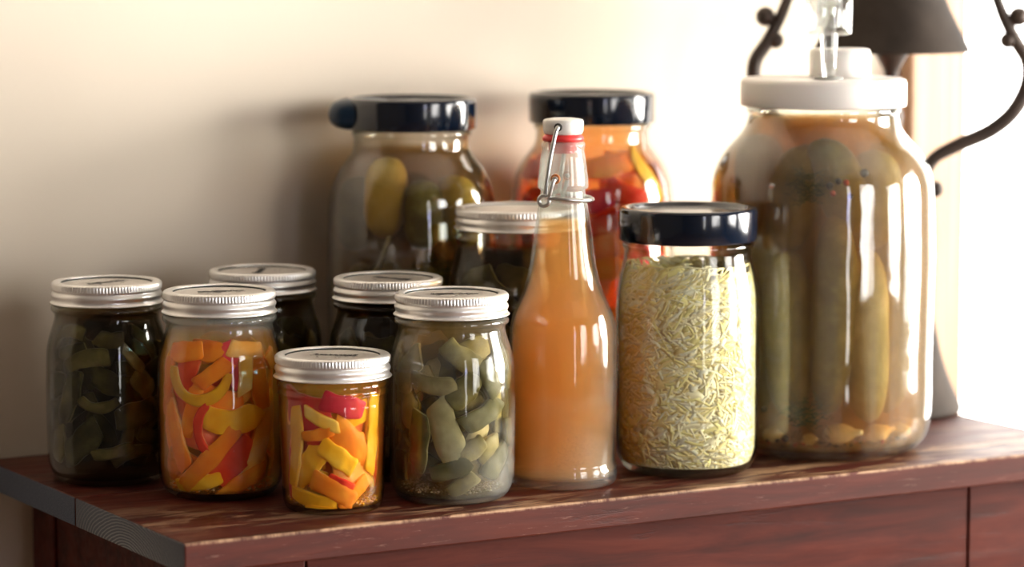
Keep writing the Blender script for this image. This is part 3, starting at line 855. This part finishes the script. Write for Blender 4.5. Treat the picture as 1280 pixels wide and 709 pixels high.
def pack(jar, prof, zlo, zhi, layers, specs, fixed=(), seed=1, th=1.2, name_of=None, frac=.5):
    """layers: list of (inset mm, tries, full circle?) ; specs: list of dict(weight, name,label,cat,group,mat,L,W,T,bend)"""
    rnd = random.Random(seed)
    inn = inner_prof(prof, th + .5)
    RR = max(r for r, z in inn)
    prof_R[0] = RR
    x, y = S[jar]
    cnt = 0
    for li, (inset, tries, half) in enumerate(layers):
        R = RR - inset
        placed = []
        if li == 0:
            for f in fixed:
                s = f['spec']; R = RR - f.get('inn', 0)
                thc = asin(max(-.98, min(.98, f['s'] / R)))
                piece(s['name'], f.get('label', s['label']), s['cat'], None if 'label' in f else s['group'], x, y, s['mat'], R=R, L=f['L'], Wd=f['W'], T=f.get('T', 3.6), bend=f.get('bend', 0),
                      curl=f.get('curl', 0), thetac=thc, ang=f['ang'], z0=f['z'], prof=inn, seed=cnt, taper=f.get('taper', .15), dome=f.get('dome', 0), blunt=f.get('blunt', 3.2))
                placed.append((capsule_pts(thc * R, f['z'], f['L'], f.get('bend', 0), f['ang'], 7), f['W'] / 2)); cnt += 1
        for _ in range(tries):
            sp_ = rnd.choices(specs, [q['w'] for q in specs])[0]
            L = rnd.uniform(*sp_['L']); Wd = rnd.uniform(*sp_['W']); T = rnd.uniform(*sp_['T']); bend = rnd.uniform(*sp_['bend']) * rnd.choice((-1, 1))
            z = rnd.uniform(zlo + Wd * .5, zhi - Wd * .5)
            rl = radius_at(inn, z)
            half_th = pi if not half else radians(100)
            thc = rnd.uniform(-half_th, half_th)
            ang = rnd.choice(sp_.get('ang', (0, .5, -.5, 1.0, -1.0, 1.57, .25, -.25))) + rnd.uniform(-.25, .25)
            pts = capsule_pts(thc * R, z, L, bend, ang)
            if any(p[1] < zlo + Wd / 2 or p[1] > zhi - Wd / 2 for p in pts): continue
            ok = True
            for (op, ow) in placed:
                for p in pts:
                    for q in op:
                        dx = abs(p[0] - q[0]); C = 2 * pi * R
                        dx = min(dx, abs(C - dx))
                        if dx * dx + (p[1] - q[1]) ** 2 < ((Wd / 2 + ow) * frac) ** 2: ok = False; break
                    if not ok: break
                if not ok: break
            if not ok: continue
            placed.append((pts, Wd / 2))
            piece(sp_['name'], sp_['label'], sp_['cat'], sp_['group'], x, y, sp_['mat'], R=R - rnd.uniform(0, 2.6 if li == 0 and cnt > 12 else 1.5), L=L, Wd=Wd, T=T, bend=bend, curl=rnd.uniform(0, 1.2), thetac=thc, ang=ang, z0=z, prof=inn, seed=cnt + seed * 31,
                  taper=rnd.uniform(0, .35), dome=rnd.uniform(0, .8))
            cnt += 1
    return cnt

def pep(jarlabel, short, w=(2, 4, 4, 1), small=False):
    out = []
    sc_ = .85 if small else 1
    for wt, (cn, mk) in zip(w, (('red', 'red'), ('orange', 'orange'), ('yellow', 'yellow'), ('crimson', 'pink'))):
        out.append(dict(w=wt, name='pepper_strip', label=f'{cn} pepper strip packed inside {jarlabel}', cat='pepper', group=f'{cn} pepper strips in {short}', mat=M[mk],
                        L=(28 * sc_, 52 * sc_), W=(10 * sc_, 17 * sc_), T=(2.2, 3.0), bend=(0, 2.2)))
    return out
J = 'the pint jar of peppers'
sp1 = pep(J, J)
RED, ORA, YEL, PNK = sp1
def f(spec, s, z, L, W_, ang, bend=0, **kw): return dict(spec=spec, s=s, z=z, L=L, W=W_, ang=ang, bend=bend, **kw)
pack('pl', PINT, 5, 105, [(.3, 1600, False), (4.2, 700, False), (8.4, 300, True)], sp1, seed=3, fixed=[
    f(YEL, -12, 73, 62, 7.5, 0, 3.0, taper=.1), f(ORA, -1, 83, 27, 11, .6, 0, taper=0), f(YEL, 20, 82, 25, 10, 1.5, 0, taper=0, inn=.4),
    f(PNK, 12, 88, 30, 14, -1.2, .3, inn=1.6), f(YEL, 12, 54, 44, 17, .1, 1.2, inn=.6), f(RED, -9, 48, 36, 6.5, 1.5, -1.8), f(ORA, -5, 28, 56, 12, .78, .2, taper=.1),
    f(RED, 12, 27, 36, 19, .75, .2, inn=1.4), f(ORA, -27, 42, 46, 13, -1.2, .2, inn=.8), f(RED, -20, 82, 34, 16, 1.2, .2, inn=2.4), f(ORA, 29, 74, 40, 14, -1.4, .3, inn=1.2), f(ORA, -33, 72, 40, 14, 1.4, .3, inn=1),
    f(YEL, -14, 12, 38, 10, .2, .4, inn=.8), f(ORA, 17, 11, 42, 12, .5, -.5, inn=.4), f(ORA, 0, 66, 40, 18, -.3, .6, inn=3), f(ORA, 29, 40, 44, 14, 1.2, .2, inn=1.2), f(ORA, -16, 58, 36, 12, 1.3, .3, inn=2.4),
    f(ORA, -22, 96, 30, 13, .1, .2, inn=.8), f(ORA, -4, 97, 26, 12, -.1, .2, inn=1.8), f(ORA, 22, 97, 28, 12, -.1, .2, inn=.8), f(YEL, 8, 96, 24, 9, .1, .2, inn=2.6)])
J2 = 'the half-pint jar'
sp2 = pep(J2, J2, (2, 4, 5, 1.4), True)
R2, O2, Y2, P2 = sp2
pack('hp', HALF, 5, 80, [(.3, 1500, False), (4.2, 450, False), (8.4, 250, True)], sp2, seed=5, fixed=[
    f(P2, 9, 69, 31, 13, -.25, 0, T=3.6, taper=0, inn=.5), f(P2, -18, 64, 42, 24, -.2, .2, inn=2.6, taper=.05), f(Y2, -6, 60, 27, 8, -.4, .2), f(O2, -9, 51, 23, 7, .2, .3), f(O2, 15, 46, 34, 20, -.6, .5, dome=1, inn=1),
    f(R2, -5, 49, 22, 10, .1, 0, inn=2), f(Y2, 5, 37, 29, 13, -.6, 0, taper=0), f(Y2, -25, 42, 52, 11, 1.45, .4, inn=.4), f(Y2, -16, 31, 34, 17, .8, .2, inn=2.2), f(O2, 2, 16, 35, 12, -.45, -.2, taper=0), f(R2, 8, 21, 20, 5, -.4, .1, inn=.2),
    f(Y2, -15, 9.5, 40, 10, -.15, .2, inn=.6), f(O2, 17, 13, 28, 11, .7, -.4, inn=.8), f(Y2, 28, 50, 50, 13, 1.5, .2, inn=.6), f(Y2, 20, 64, 30, 14, .3, .2, inn=2.6), f(O2, 16, 27, 34, 14, -.3, .2, inn=2.4), f(P2, -29, 24, 36, 10, 1.3, .3, inn=2)])

def chunk(cn, mats, jarlabel, L=(20, 36), W_=(12, 20), T=(3, 4.2)):
    return [dict(w=1, name='pickle_slice', label=f'{c} pickle slice packed inside {jarlabel}', cat='pickle', group=f'{c} pickle slices in {jarlabel}', mat=M[m], L=L, W=W_, T=T, bend=(0, 1.1)) for c, m in zip(cn, mats)]
J3 = 'the misted pint jar beside the bottle'
sp3 = chunk(('olive', 'grey-green', 'tan-green'), ('green1', 'green2', 'green3'), J3)
A3, B3, C3 = sp3
pack('gr', PINT, 8, 108, [(.5, 700, False), (5.4, 400, False), (10.4, 250, True)], sp3, seed=12, fixed=[
    f(C3, 8, 95, 30, 15, -.5, .6, dome=2), f(C3, -12, 78, 34, 12, -.1, .7, dome=1), f(B3, -3, 48, 42, 20, -1.2, .4, dome=2), f(A3, 9, 74, 26, 16, .8, .4, dome=1), f(B3, 22, 58, 34, 14, .45, .3),
    f(A3, -21, 42, 36, 14, 1.5, .2), f(C3, 15, 36, 20, 13, .5, .3, dome=2), f(B3, 0, 24, 28, 12, .3, .3), f(C3, 8, 14, 22, 10, .5, .2), f(B3, 26, 80, 26, 14, -1.1, .3)])
J4 = 'the darkest pint jar'
sp4 = chunk(('dark olive', 'brown olive'), ('dark1', 'dark2'), J4, W_=(8, 17))
D4, E4 = sp4
pack('dark', PINT, 8, 108, [(.6, 500, False), (5.6, 300, False)], sp4, seed=21, fixed=[
    f(E4, -2, 55, 30, 7, 0, 1.6), f(E4, -10, 84, 34, 12, .2, -.8), f(E4, 22, 84, 22, 7, -.8, .2), f(D4, -22, 60, 36, 13, 1.2, .3), f(E4, 8, 24, 30, 8, .2, .4), f(D4, -14, 30, 34, 18, .7, .4)])
for jn, lab, sd in (('bk1', 'the mostly hidden pint jar by the wall', 31), ('bk2', 'the brownish pint jar in the middle', 33)):
    pack(jn, PINT, 8, 106, [(.6, 300, True), (5.8, 160, True)], chunk(('dark olive', 'brown olive'), ('dark1', 'dark2'), lab, W_=(11, 18)), seed=sd)
pack('wm', WMQ, 8, 140, [(.6, 300, True), (5.8, 160, True)], chunk(('dark olive', 'grey-green'), ('dark2', 'green1'), 'the wide silver-lidded quart jar', L=(28, 46), W_=(14, 22)), seed=37)
J5 = 'the tall jar behind the bottle'
sp5 = pep(J5, J5, (5, 5, 2, 3))
for q in sp5: q['L'] = (34, 60); q['W'] = (14, 24)
pack('b2', HG, 8, 205, [(.6, 600, False), (5.4, 300, True)], sp5, seed=41, fixed=[
    f(sp5[3], -8, 168, 52, 16, .1, .5), f(sp5[0], 32, 170, 50, 18, -.3, .5), f(sp5[2], 45, 182, 44, 16, -1.1, .3), f(sp5[1], 5, 192, 60, 14, .1, .2), f(sp5[0], 0, 150, 50, 16, .3, .3)])

# liquids
liquid('pepper_brine', 'amber brine around the peppers in the pint jar', 'brine', *S['pl'], PINT, 106, M['liq_pepper'])
liquid('pepper_brine', 'amber brine around the peppers in the half-pint jar', 'brine', *S['hp'], HALF, 82.4, M['liq_pepper'])
liquid('pickle_brine', 'cloudy green brine in the misted pint jar', 'brine', *S['gr'], PINT, 113.3, M['liq_green'])
liquid('pickle_brine', 'dark olive brine in the darkest pint jar', 'brine', *S['dark'], PINT, 113.3, M['liq_dark'])
liquid('pickle_brine', 'dark brine in the mostly hidden pint jar by the wall', 'brine', *S['bk1'], PINT, 113.3, M['liq_dark'])
liquid('pickle_brine', 'brown brine in the brownish pint jar in the middle', 'brine', *S['bk2'], PINT, 113.3, M['liq_brown'])
liquid('pickle_brine', 'olive brine in the wide silver-lidded quart jar', 'brine', *S['wm'], WMQ, 143, M['liq_dark'])
liquid('pickle_brine', 'olive brine in the tall jar with the tabbed navy lid', 'brine', *S['b1'], HG, 208, M['liq_olive'])
liquid('pepper_brine', 'orange brine in the tall pepper jar behind the bottle', 'brine', *S['b2'], HG, 219, M['liq_pepper_deep'])
liquid('pickle_brine', 'golden olive brine in the gallon jar', 'brine', *S['gal'], GAL, 232, M['liq_gallon'])
liquid('kraut_brine', 'pale brine around the shredded sauerkraut', 'brine', *S['kr'], WMQ, 147, M['liq_kraut'])

# ------------------------------------------------------------------ whole cucumbers, garlic, dill
def cucumber(name, label, cat, group, base, L, R, mat, lean=(0, 0), bow=0, seed=0, bumps=True, bz=0):
    NL, NC = 30, 24
    V, F = [], []
    sd = Vector((seed * 2.3, 0, 0))
    for i in range(NL + 1):
        t = 2 * i / NL - 1
        rr = R * (max(1 - abs(t) ** 3.2, 0)) ** .5 * (1 + .05 * t)
        cx = lean[0] * t * L / 2 + bow * (1 - t * t); cy = lean[1] * t * L / 2
        for k in range(NC):
            q = 2 * pi * k / NC
            b = 0
            if bumps:
                b = .9 * max(noise.noise(sd + Vector((cos(q) * 3, sin(q) * 3, t * 5))), 0) * (1 - t * t) + .25 * cos(q * 5 + seed)
            r = rr + b * (rr / R)
            V.append(((cx + r * cos(q)) * MM, (cy + r * sin(q)) * MM, (L / 2 * (t + 1)) * MM))
    for i in range(NL):
        for k in range(NC):
            k2 = (k + 1) % NC
            F.append((i * NC + k, i * NC + k2, (i + 1) * NC + k2, (i + 1) * NC + k))
    me = mesh(name, V, F, mat)
    bm = bmesh.new(); bm.from_mesh(me); bmesh.ops.remove_doubles(bm, verts=bm.verts, dist=1e-6); bmesh.ops.recalc_face_normals(bm, faces=bm.faces); bm.to_mesh(me); bm.free()
    me.polygons.foreach_set('use_smooth', [True] * len(me.polygons))
    o = link(name, me, None, (base[0], base[1], (base[2] if len(base) > 2 else 0)))
    return tag(o, label, cat, group)
gx, gy = S['gal']
def polar(c, r, deg): a = radians(deg); return (c[0] + r * MM * sin(a), c[1] - r * MM * cos(a))
cg = 'pickled cucumbers in the gallon jar'
spec = [(-66, 20, 150, 'cuke', 0), (-30, 19, 118, 'cuke', 0), (2, 17, 140, 'cuke', 0), (31, 18, 122, 'cuke_pale', 0), (66, 20, 150, 'cuke_pale', 0), (102, 18, 142, 'cuke', 0), (138, 20, 150, 'cuke', 0), (178, 19, 145, 'cuke', 0), (-105, 19, 142, 'cuke', 0), (-144, 18, 150, 'cuke', 0)]
for i, (deg, r, L, mk, _z) in enumerate(spec):
    p = polar((gx, gy), 73 - r - 2, deg)
    cucumber('pickled_cucumber', ('pale' if mk == 'cuke_pale' else 'olive') + ' whole cucumber standing in the lower part of the gallon jar', 'cucumber', cg, (p[0], p[1], .024 + .003 * (i % 3)), L, r - 1.5, M[mk], (.03 * (-1) ** i, .0), 1.5 * (-1) ** i, i)
for i, (deg, r, L, mk, z, ln) in enumerate([(-34, 20, 78, 'cuke', 138, .22), (8, 19, 66, 'cuke', 155, -.3), (44, 20, 70, 'cuke_pale', 142, .05), (100, 18, 50, 'cuke', 165, .0), (180, 18, 60, 'cuke', 160, .1), (-90, 18, 56, 'cuke', 165, .05)]):
    p = polar((gx, gy), 72 - r - 8, deg)
    cucumber('pickled_cucumber', ('pale' if mk == 'cuke_pale' else 'olive') + ' cucumber in the upper layer of the gallon jar', 'cucumber', 'upper cucumbers in the gallon jar', (p[0], p[1], z * MM), L, r - 1, M[mk], (ln, .0), 1.5, i + 20)
# long one seen leaning
def garlic(base, s, rot, label, group):
    bm = bmesh.new(); bmesh.ops.create_uvsphere(bm, u_segments=28, v_segments=18, radius=1)
    for v in bm.verts:
        c = v.co; t = (c.z + 1) / 2
        pinch = 1 - .45 * t ** 2
        v.co = Vector((c.x * s * .72 * pinch + .12 * s * c.z ** 2, c.y * s * .62 * pinch, c.z * s + (.35 * s if c.z > .9 else 0)))
    me = bpy.data.meshes.new('garlic_clove'); bm.to_mesh(me); bm.free(); me.materials.append(M['garlic'])
    me.transform(Matrix.Rotation(rot[0], 4, 'X') @ Matrix.Rotation(rot[1], 4, 'Y'))
    me.polygons.foreach_set('use_smooth', [True] * len(me.polygons))
    zmin = min(v.co.z for v in me.vertices)
    o = link('garlic_clove', me, None, (base[0], base[1], base[2] - zmin)); o.rotation_euler = (0, 0, rot[2])
    return tag(o, label, 'garlic', group)
grnd = random.Random(4)
for i, (deg, rr, s) in enumerate([(-38, 60, 10), (8, 58, 14), (38, 58, 12), (60, 58, 11), (-70, 58, 10), (92, 58, 10), (-12, 61, 8), (130, 56, 10), (-130, 56, 10), (180, 56, 10), (20, 38, 11), (-50, 36, 11)]):
    p = polar((gx, gy), rr, deg)
    garlic((p[0], p[1], .0105), s * MM * .95, (1.4, grnd.uniform(-.4, .4), grnd.uniform(0, 6)), 'peeled garlic clove lying on the bottom of the gallon jar', 'garlic cloves in the gallon jar')
# sediment bed (uncountable spice grains)
def grains(name, label, jar, Rm, zb_, n, smin, smax, mats, rmin=0, zspread=3, seed=9, cat='spice'):
    rnd = random.Random(seed); V, F, fm = [], [], []
    ico = bmesh.new(); bmesh.ops.create_icosphere(ico, subdivisions=1, radius=1)
    base = [v.co.copy() for v in ico.verts]; fs = [[v.index for v in f_.verts] for f_ in ico.faces]; ico.free()
    for i in range(n):
        a = rnd.uniform(0, 2 * pi); r = sqrt(rnd.uniform((rmin / Rm) ** 2, 1)) * Rm
        s = rnd.uniform(smin, smax); z = zb_ + rnd.uniform(0, zspread) + s
        q = (rnd.uniform(.6, 1.3), rnd.uniform(.6, 1.3), rnd.uniform(.5, .9))
        b = len(V)
        for c in base: V.append(((r * cos(a) + c.x * s * q[0]) * MM, (r * sin(a) + c.y * s * q[1]) * MM, (z + c.z * s * q[2]) * MM))
        F.extend([[b + k for k in f_] for f_ in fs]); fm.extend([rnd.randrange(len(mats))] * len(fs))
    o = link(name, mesh(name, V, F, mats, True, fm), None, (*S[jar], 0))
    return tag(o, label, cat, kind='stuff')
grains('spice_sediment', 'brown spices and seeds settled on the bottom of the gallon jar', 'gal', 66, 8.8, 900, .8, 2.0, [M['sediment'], M['sediment'], M['spice'], M['spice_red']])
grains('pale_sediment', 'pale sediment on the bottom of the misted pint jar', 'gr', 33.5, 6, 900, .5, 1.1, [M['sediment_pale'], M['green3']], seed=10, cat='sediment')
M['pulp'] = veg_mat('pale_orange_pulp', (.86, .36, .10), (.92, .52, .24), (.94, .68, .42), scale=200)
grains('pepper_pulp', 'pale orange pulp settled on the bottom of the pint jar of peppers', 'pl', 33, 4.6, 900, .6, 1.5, [M['pulp'], M['pulp'], M['orange']], seed=14, cat='pulp', zspread=2.5)
grains('pepper_pulp', 'pale orange pulp settled on the bottom of the half-pint jar', 'hp', 28, 4.6, 500, .6, 1.3, [M['pulp'], M['yellow']], seed=15, cat='pulp', zspread=1.5)
# peppercorns and chilli bits held near the wall of the gallon jar
for i, (s, z, r, mk) in enumerate([(-2, 190, 2.6, 'spice'), (4, 193, 2.4, 'spice'), (9, 192, 2.2, 'spice_red'), (22, 198, 3.0, 'spice'), (0, 185, 2.0, 'spice_red'), (-44, 36, 2.4, 'spice'), (-30, 17, 2.6, 'spice'), (12, 183, 1.8, 'spice')]):
    R = 73.2 if z < 185 else radius_at(inner_prof(GAL, 3.4), z) - r
    bm = bmesh.new(); bmesh.ops.create_icosphere(bm, subdivisions=3, radius=r * MM)
    for v in bm.verts: v.co *= 1 + .08 * noise.noise(v.co * 900)
    me = bpy.data.meshes.new('peppercorn'); bm.to_mesh(me); bm.free(); me.materials.append(M[mk]); me.polygons.foreach_set('use_smooth', [True] * len(me.polygons))
    th_ = asin(s / R)
    o = link('peppercorn', me, None, (gx + R * MM * sin(th_), gy - R * MM * cos(th_), z * MM))
    c_ = 'red' if mk == 'spice_red' else 'black'
    tag(o, f'{c_} peppercorn floating inside the gallon jar wall', 'peppercorn', f'{c_} peppercorns in the gallon jar')
def dill(jar, R, s, z, n, seed, label, spread=14, tall=0):
    rnd = random.Random(seed); V, F = [], []
    for i in range(n):
        a0 = asin(s / R) + rnd.gauss(0, spread / R * .5); z0 = z + rnd.gauss(0, spread * .4)
        ang = rnd.uniform(0, 2 * pi); L = rnd.uniform(3, 8); w = .35; rr = R - rnd.uniform(0, 3)
        b = len(V)
        for k in range(4):
            t = k / 3; aa = a0 + cos(ang + t * .6) * L * t / R; zz = z0 + sin(ang + t * .6) * L * t
            for (dr, dz) in ((-w, 0), (0, w), (w, 0), (0, -w)):
                V.append(((rr + dr) * MM * sin(aa), -(rr + dr) * MM * cos(aa), (zz + dz) * MM))
        for k in range(3):
            for m_ in range(4):
                m2 = (m_ + 1) % 4; F.append((b + k * 4 + m_, b + k * 4 + m2, b + k * 4 + 4 + m2, b + k * 4 + 4 + m_))
    o = link('dill_frond', recalc(mesh('dill_frond', V, F, M['dill'])), None, (*S[jar], 0))
    tag(o, label, 'dill')
dill('gal', 70.5, -18, 189, 130, 1, 'feathery dark dill frond near the shoulder of the gallon jar')
dill('gal', 72.5, -16, 34, 150, 2, 'feathery dark dill frond low in the gallon jar, above the garlic')
dill('b1', 55, 20, 118, 160, 3, 'feathery dark dill frond in the tall jar with the tabbed lid', 20)
def stalk(jar, pts, label):
    o = link('dill_stalk', tube('dill_stalk', spline([Vector(p) * MM for p in pts], 5), 1.1 * MM, M['dill_stem'], 8), None, (*S[jar], 0))
    tag(o, label, 'dill')
stalk('b1', [(-48, -27, 104), (-34, -43, 116), (-22, -50.2, 130), (-14, -52.5, 150)], 'thin tan dill stalk slanting in the tall jar with the tabbed lid, upper one')
stalk('b1', [(-50, -22, 96), (-32, -44, 104), (-12, -53.6, 110), (10, -54.2, 112)], 'thin tan dill stalk lying lower across the tall jar with the tabbed lid')
# tall jar: big cucumbers and yellow ones near the neck
b1c = S['b1']
def upper(jarc, deg, rad, z, L, r, mk, label, group, lean=(0, 0), seed=0):
    p = polar(jarc, rad, deg); cucumber('pickled_cucumber', label, 'cucumber', group, (p[0], p[1], z * MM), L, r, M[mk], lean, 0, seed)
tg = 'olive cucumbers in the tall jar with the tabbed lid'
for i, deg in enumerate((-78, -30, 18, 66, 114, 162, 210)):
    upper(b1c, deg, 35.5, 10 + (i % 2) * 4, 118, 17.5 if i % 2 else 16.8, 'dark2' if i % 3 == 1 else 'cuke', 'olive cucumber standing low in the tall jar with the tabbed lid', tg, seed=50 + i)
upper(b1c, -32, 33, 146, 58, 15, 'banana', 'yellow-green cucumber near the neck of the tall jar with the tabbed lid', None, (.05, 0), 61)
upper(b1c, 62, 38, 138, 52, 15.5, 'banana', 'yellow cucumber at the right shoulder of the tall jar with the tabbed lid', None, (-.12, 0), 62)
upper(b1c, 14, 36, 138, 50, 14, 'cuke', 'olive cucumber centred under the neck of the tall jar with the tabbed lid', None, (0, 0), 63)
upper(b1c, -84, 40, 134, 54, 14, 'dark2', 'brownish cucumber at the left shoulder of the tall jar with the tabbed lid', None, (.05, 0), 64)
upper(b1c, 180, 34, 134, 54, 15, 'dark2', 'brownish cucumber at the back of the tall jar with the tabbed lid', None, (0, 0), 65)

# ------------------------------------------------------------------ sauerkraut
def kraut():
    rnd = random.Random(17)
    inn = inner_prof(WMQ, 2.0); V, F, fm = [], [], []
    # core mass
    NZ, NA = 44, 72; ztop = 129
    rows = []
    for i in range(NZ + 1):
        z = 7.5 + (ztop - 7.5) * i / NZ; R = radius_at(inn, z) - .75
        if i == 0: R *= .93
        row = []
        for k in range(NA):
            a = 2 * pi * k / NA; nn = noise.noise(Vector((cos(a) * 5, sin(a) * 5, z * .13)))
            r = min(R + min(nn * .8, .3), radius_at(inn, z + nn * 2) - .4, radius_at(inn, z) - .4); V.append((r * sin(a), -r * cos(a), z + nn * 2)); row.append(len(V) - 1)
        rows.append(row)
    for i in range(NZ):
        for k in range(NA):
            k2 = (k + 1) % NA; F.append((rows[i][k], rows[i][k2], rows[i + 1][k2], rows[i + 1][k])); fm.append((i * 7 + k // 3) % 3)
    for ri, z in ((rows[0], 7.5), (rows[-1], ztop + 2)):
        V.append((0, 0, z)); c = len(V) - 1
        for k in range(NA): F.append((ri[k], ri[(k + 1) % NA], c)); fm.append(0)
    n = 4600
    for j in range(n):
        z = rnd.uniform(8, 132) if j > 200 else rnd.uniform(124, 135)
        R = radius_at(inn, z) - rnd.uniform(0.12, .42)
        if j <= 200 and rnd.random() < .5: R *= sqrt(rnd.random())
        a0 = rnd.uniform(0, 2 * pi); ang = rnd.gauss(0, .55); L = rnd.uniform(10, 36); w = rnd.uniform(.5, 1.5); th_ = .14
        if rnd.random() < .14: L = rnd.uniform(8, 18); w = rnd.uniform(1.8, 4.2)
        bend = rnd.uniform(-1.6, 1.6); m_ = rnd.choices((0, 1, 2, 3), (4, 3, 2.2, 1.5))[0]
        NS = 8; b = len(V); A = a0; zz = z; h = ang
        tilt = rnd.uniform(-.06, .06)
        for k in range(NS + 1):
            t = k / NS; ww = w * (1 - .5 * abs(2 * t - 1) ** 3)
            zq = min(max(zz, 6.8), 140); Rl = min(R, radius_at(inn, zq) - .5) - .12 * sin(t * 3 + j)
            for (du_, dr_) in ((-1, -.5), (-1, .5), (1, .5), (1, -.5)):
                rr = Rl + dr_ * th_ + du_ * tilt * ww * .5; rr = min(rr, radius_at(inn, zq) - .1)
                aa = A + (-sin(h)) * du_ * ww / max(Rl, 5); z2 = max(zq + cos(h) * du_ * ww, 6.8); rr = min(rr, radius_at(inn, z2) - .25)
                V.append((rr * sin(aa), -rr * cos(aa), max(z2, 6.6)))
            A += cos(h) * L / NS / max(Rl, 5); zz += sin(h) * L / NS; h += bend / NS
        for k in range(NS):
            for q in range(4):
                q2 = (q + 1) % 4; F.append((b + k * 4 + q, b + k * 4 + q2, b + k * 4 + 4 + q2, b + k * 4 + 4 + q)); fm.append(m_)
        F.append((b, b + 1, b + 2, b + 3)); fm.append(m_); F.append((b + NS * 4 + 3, b + NS * 4 + 2, b + NS * 4 + 1, b + NS * 4)); fm.append(m_)
    me = mesh('shredded_cabbage', [(v[0] * MM, v[1] * MM, v[2] * MM) for v in V], F, [M['cab_a'], M['cab_b'], M['cab_c'], M['cab_d']], True, fm)
    recalc(me)
    o = link('shredded_cabbage', me, None, (*S['kr'], 0)); tag(o, 'pale yellow-green shredded cabbage packed in the sauerkraut jar', 'sauerkraut', kind='stuff')
kraut()
grd = random.Random(3)

# ------------------------------------------------------------------ scrolled iron lamp
LX, LY = .2835, 2.305
lamp = empty('table_lamp', (LX, LY, 0), 0)
tag(lamp, 'dark iron table lamp with scrolled arms and bronze cone shade, behind the gallon jar', 'lamp')
link('base', lathe('base', smooth_prof([(0, 0), (52, 0), (55, 1.5), (55.5, 6), (53.5, 10), (51.5, 14), (48, 22), (43.5, 34), (39.5, 48), (36, 64), (31, 80), (22, 94), (13, 102), (9, 110), (0, 111)], 2), M['shade'], 96), lamp)
link('stem', lathe('stem', smooth_prof([(0, 111), (9, 111), (7, 122), (6.5, 150), (10, 158), (13, 164), (10, 170), (7, 178), (6, 200), (4.5, 240), (0, 241)], 2), M['iron'], 48), lamp)
link('socket', lathe('socket', smooth_prof([(0, 241), (4.5, 242), (5, 254), (7, 260), (11, 267), (13, 272), (13, 280), (9, 290), (8, 305), (0, 306)], 2), M['iron'], 48), lamp)
link('shade', lathe('shade', [(56.5, 272), (57.5, 271.4), (58.3, 272.4), (57.6, 274), (50, 289), (42.5, 304), (35, 322), (29, 342), (24, 362), (20, 366), (0, 367), (0, 365.5), (19.4, 364.6), (22.6, 361), (27.6, 341), (33.6, 321), (41, 303), (48.6, 288)], M['shade'], 96), lamp)
def zpx(y): return (515 - y) * .612          # height (mm) from photo row at the lamp
def arm(sgn):
    def Q(dx, y): return Vector((sgn * dx * .606 * MM, 0, zpx(y) * MM))
    pts = [Q(16, 232), Q(30, 236), Q(42, 232), Q(44, 219), Q(56, 201), Q(84, 186), Q(124, 168), Q(152, 144), Q(168, 112), Q(168, 84), Q(156, 64), Q(146, 46), Q(136, 26), Q(127, 2), Q(118, -22), Q(100, -52), Q(66, -78), Q(30, -92), Q(0, -96)]
    P = spline(pts, 7); n = len(P)
    rad = [(.0028 + .0022 * math.exp(-((i / n - .40) / .25) ** 2) + .0008) for i in range(n)]
    me = tube('scroll_arm', P, rad, M['iron'], 14)
    bm = bmesh.new(); bm.from_mesh(me)
    for (dx, y, r) in ((156, 29, 7.4), (143, 58, 6.2), (57, 240, 6.2)):
        c = Q(dx, y)
        bmesh.ops.create_uvsphere(bm, u_segments=24, v_segments=16, radius=r * MM, matrix=Matrix.Translation(c))
    # stubs joining the balls to the scroll
    bm.to_mesh(me); bm.free()
    me.polygons.foreach_set('use_smooth', [True] * len(me.polygons))
    link('scroll_arm', me, lamp)
arm(1); arm(-1)
link('top_finial', lathe('top_finial', smooth_prof([(0, 366), (5, 367), (7, 372), (10, 378), (8, 385), (3, 390), (0, 391)], 2), M['iron'], 32), lamp)

# ------------------------------------------------------------------ render settings that belong to the look
sc.view_settings.view_transform = 'Standard'; sc.view_settings.look = 'None'
sc.view_settings.gamma = 1; sc.view_settings.use_curve_mapping = False
sc.view_settings.exposure = 0.32
c = sc.cycles
c.use_denoising = True
c.max_bounces = 10; c.diffuse_bounces = 4; c.glossy_bounces = 5; c.transmission_bounces = 6; c.volume_bounces = 5; c.transparent_max_bounces = 40
c.caustics_reflective = False; c.caustics_refractive = False
c.sample_clamp_indirect = 8
c.use_adaptive_sampling = True; c.adaptive_threshold = .02
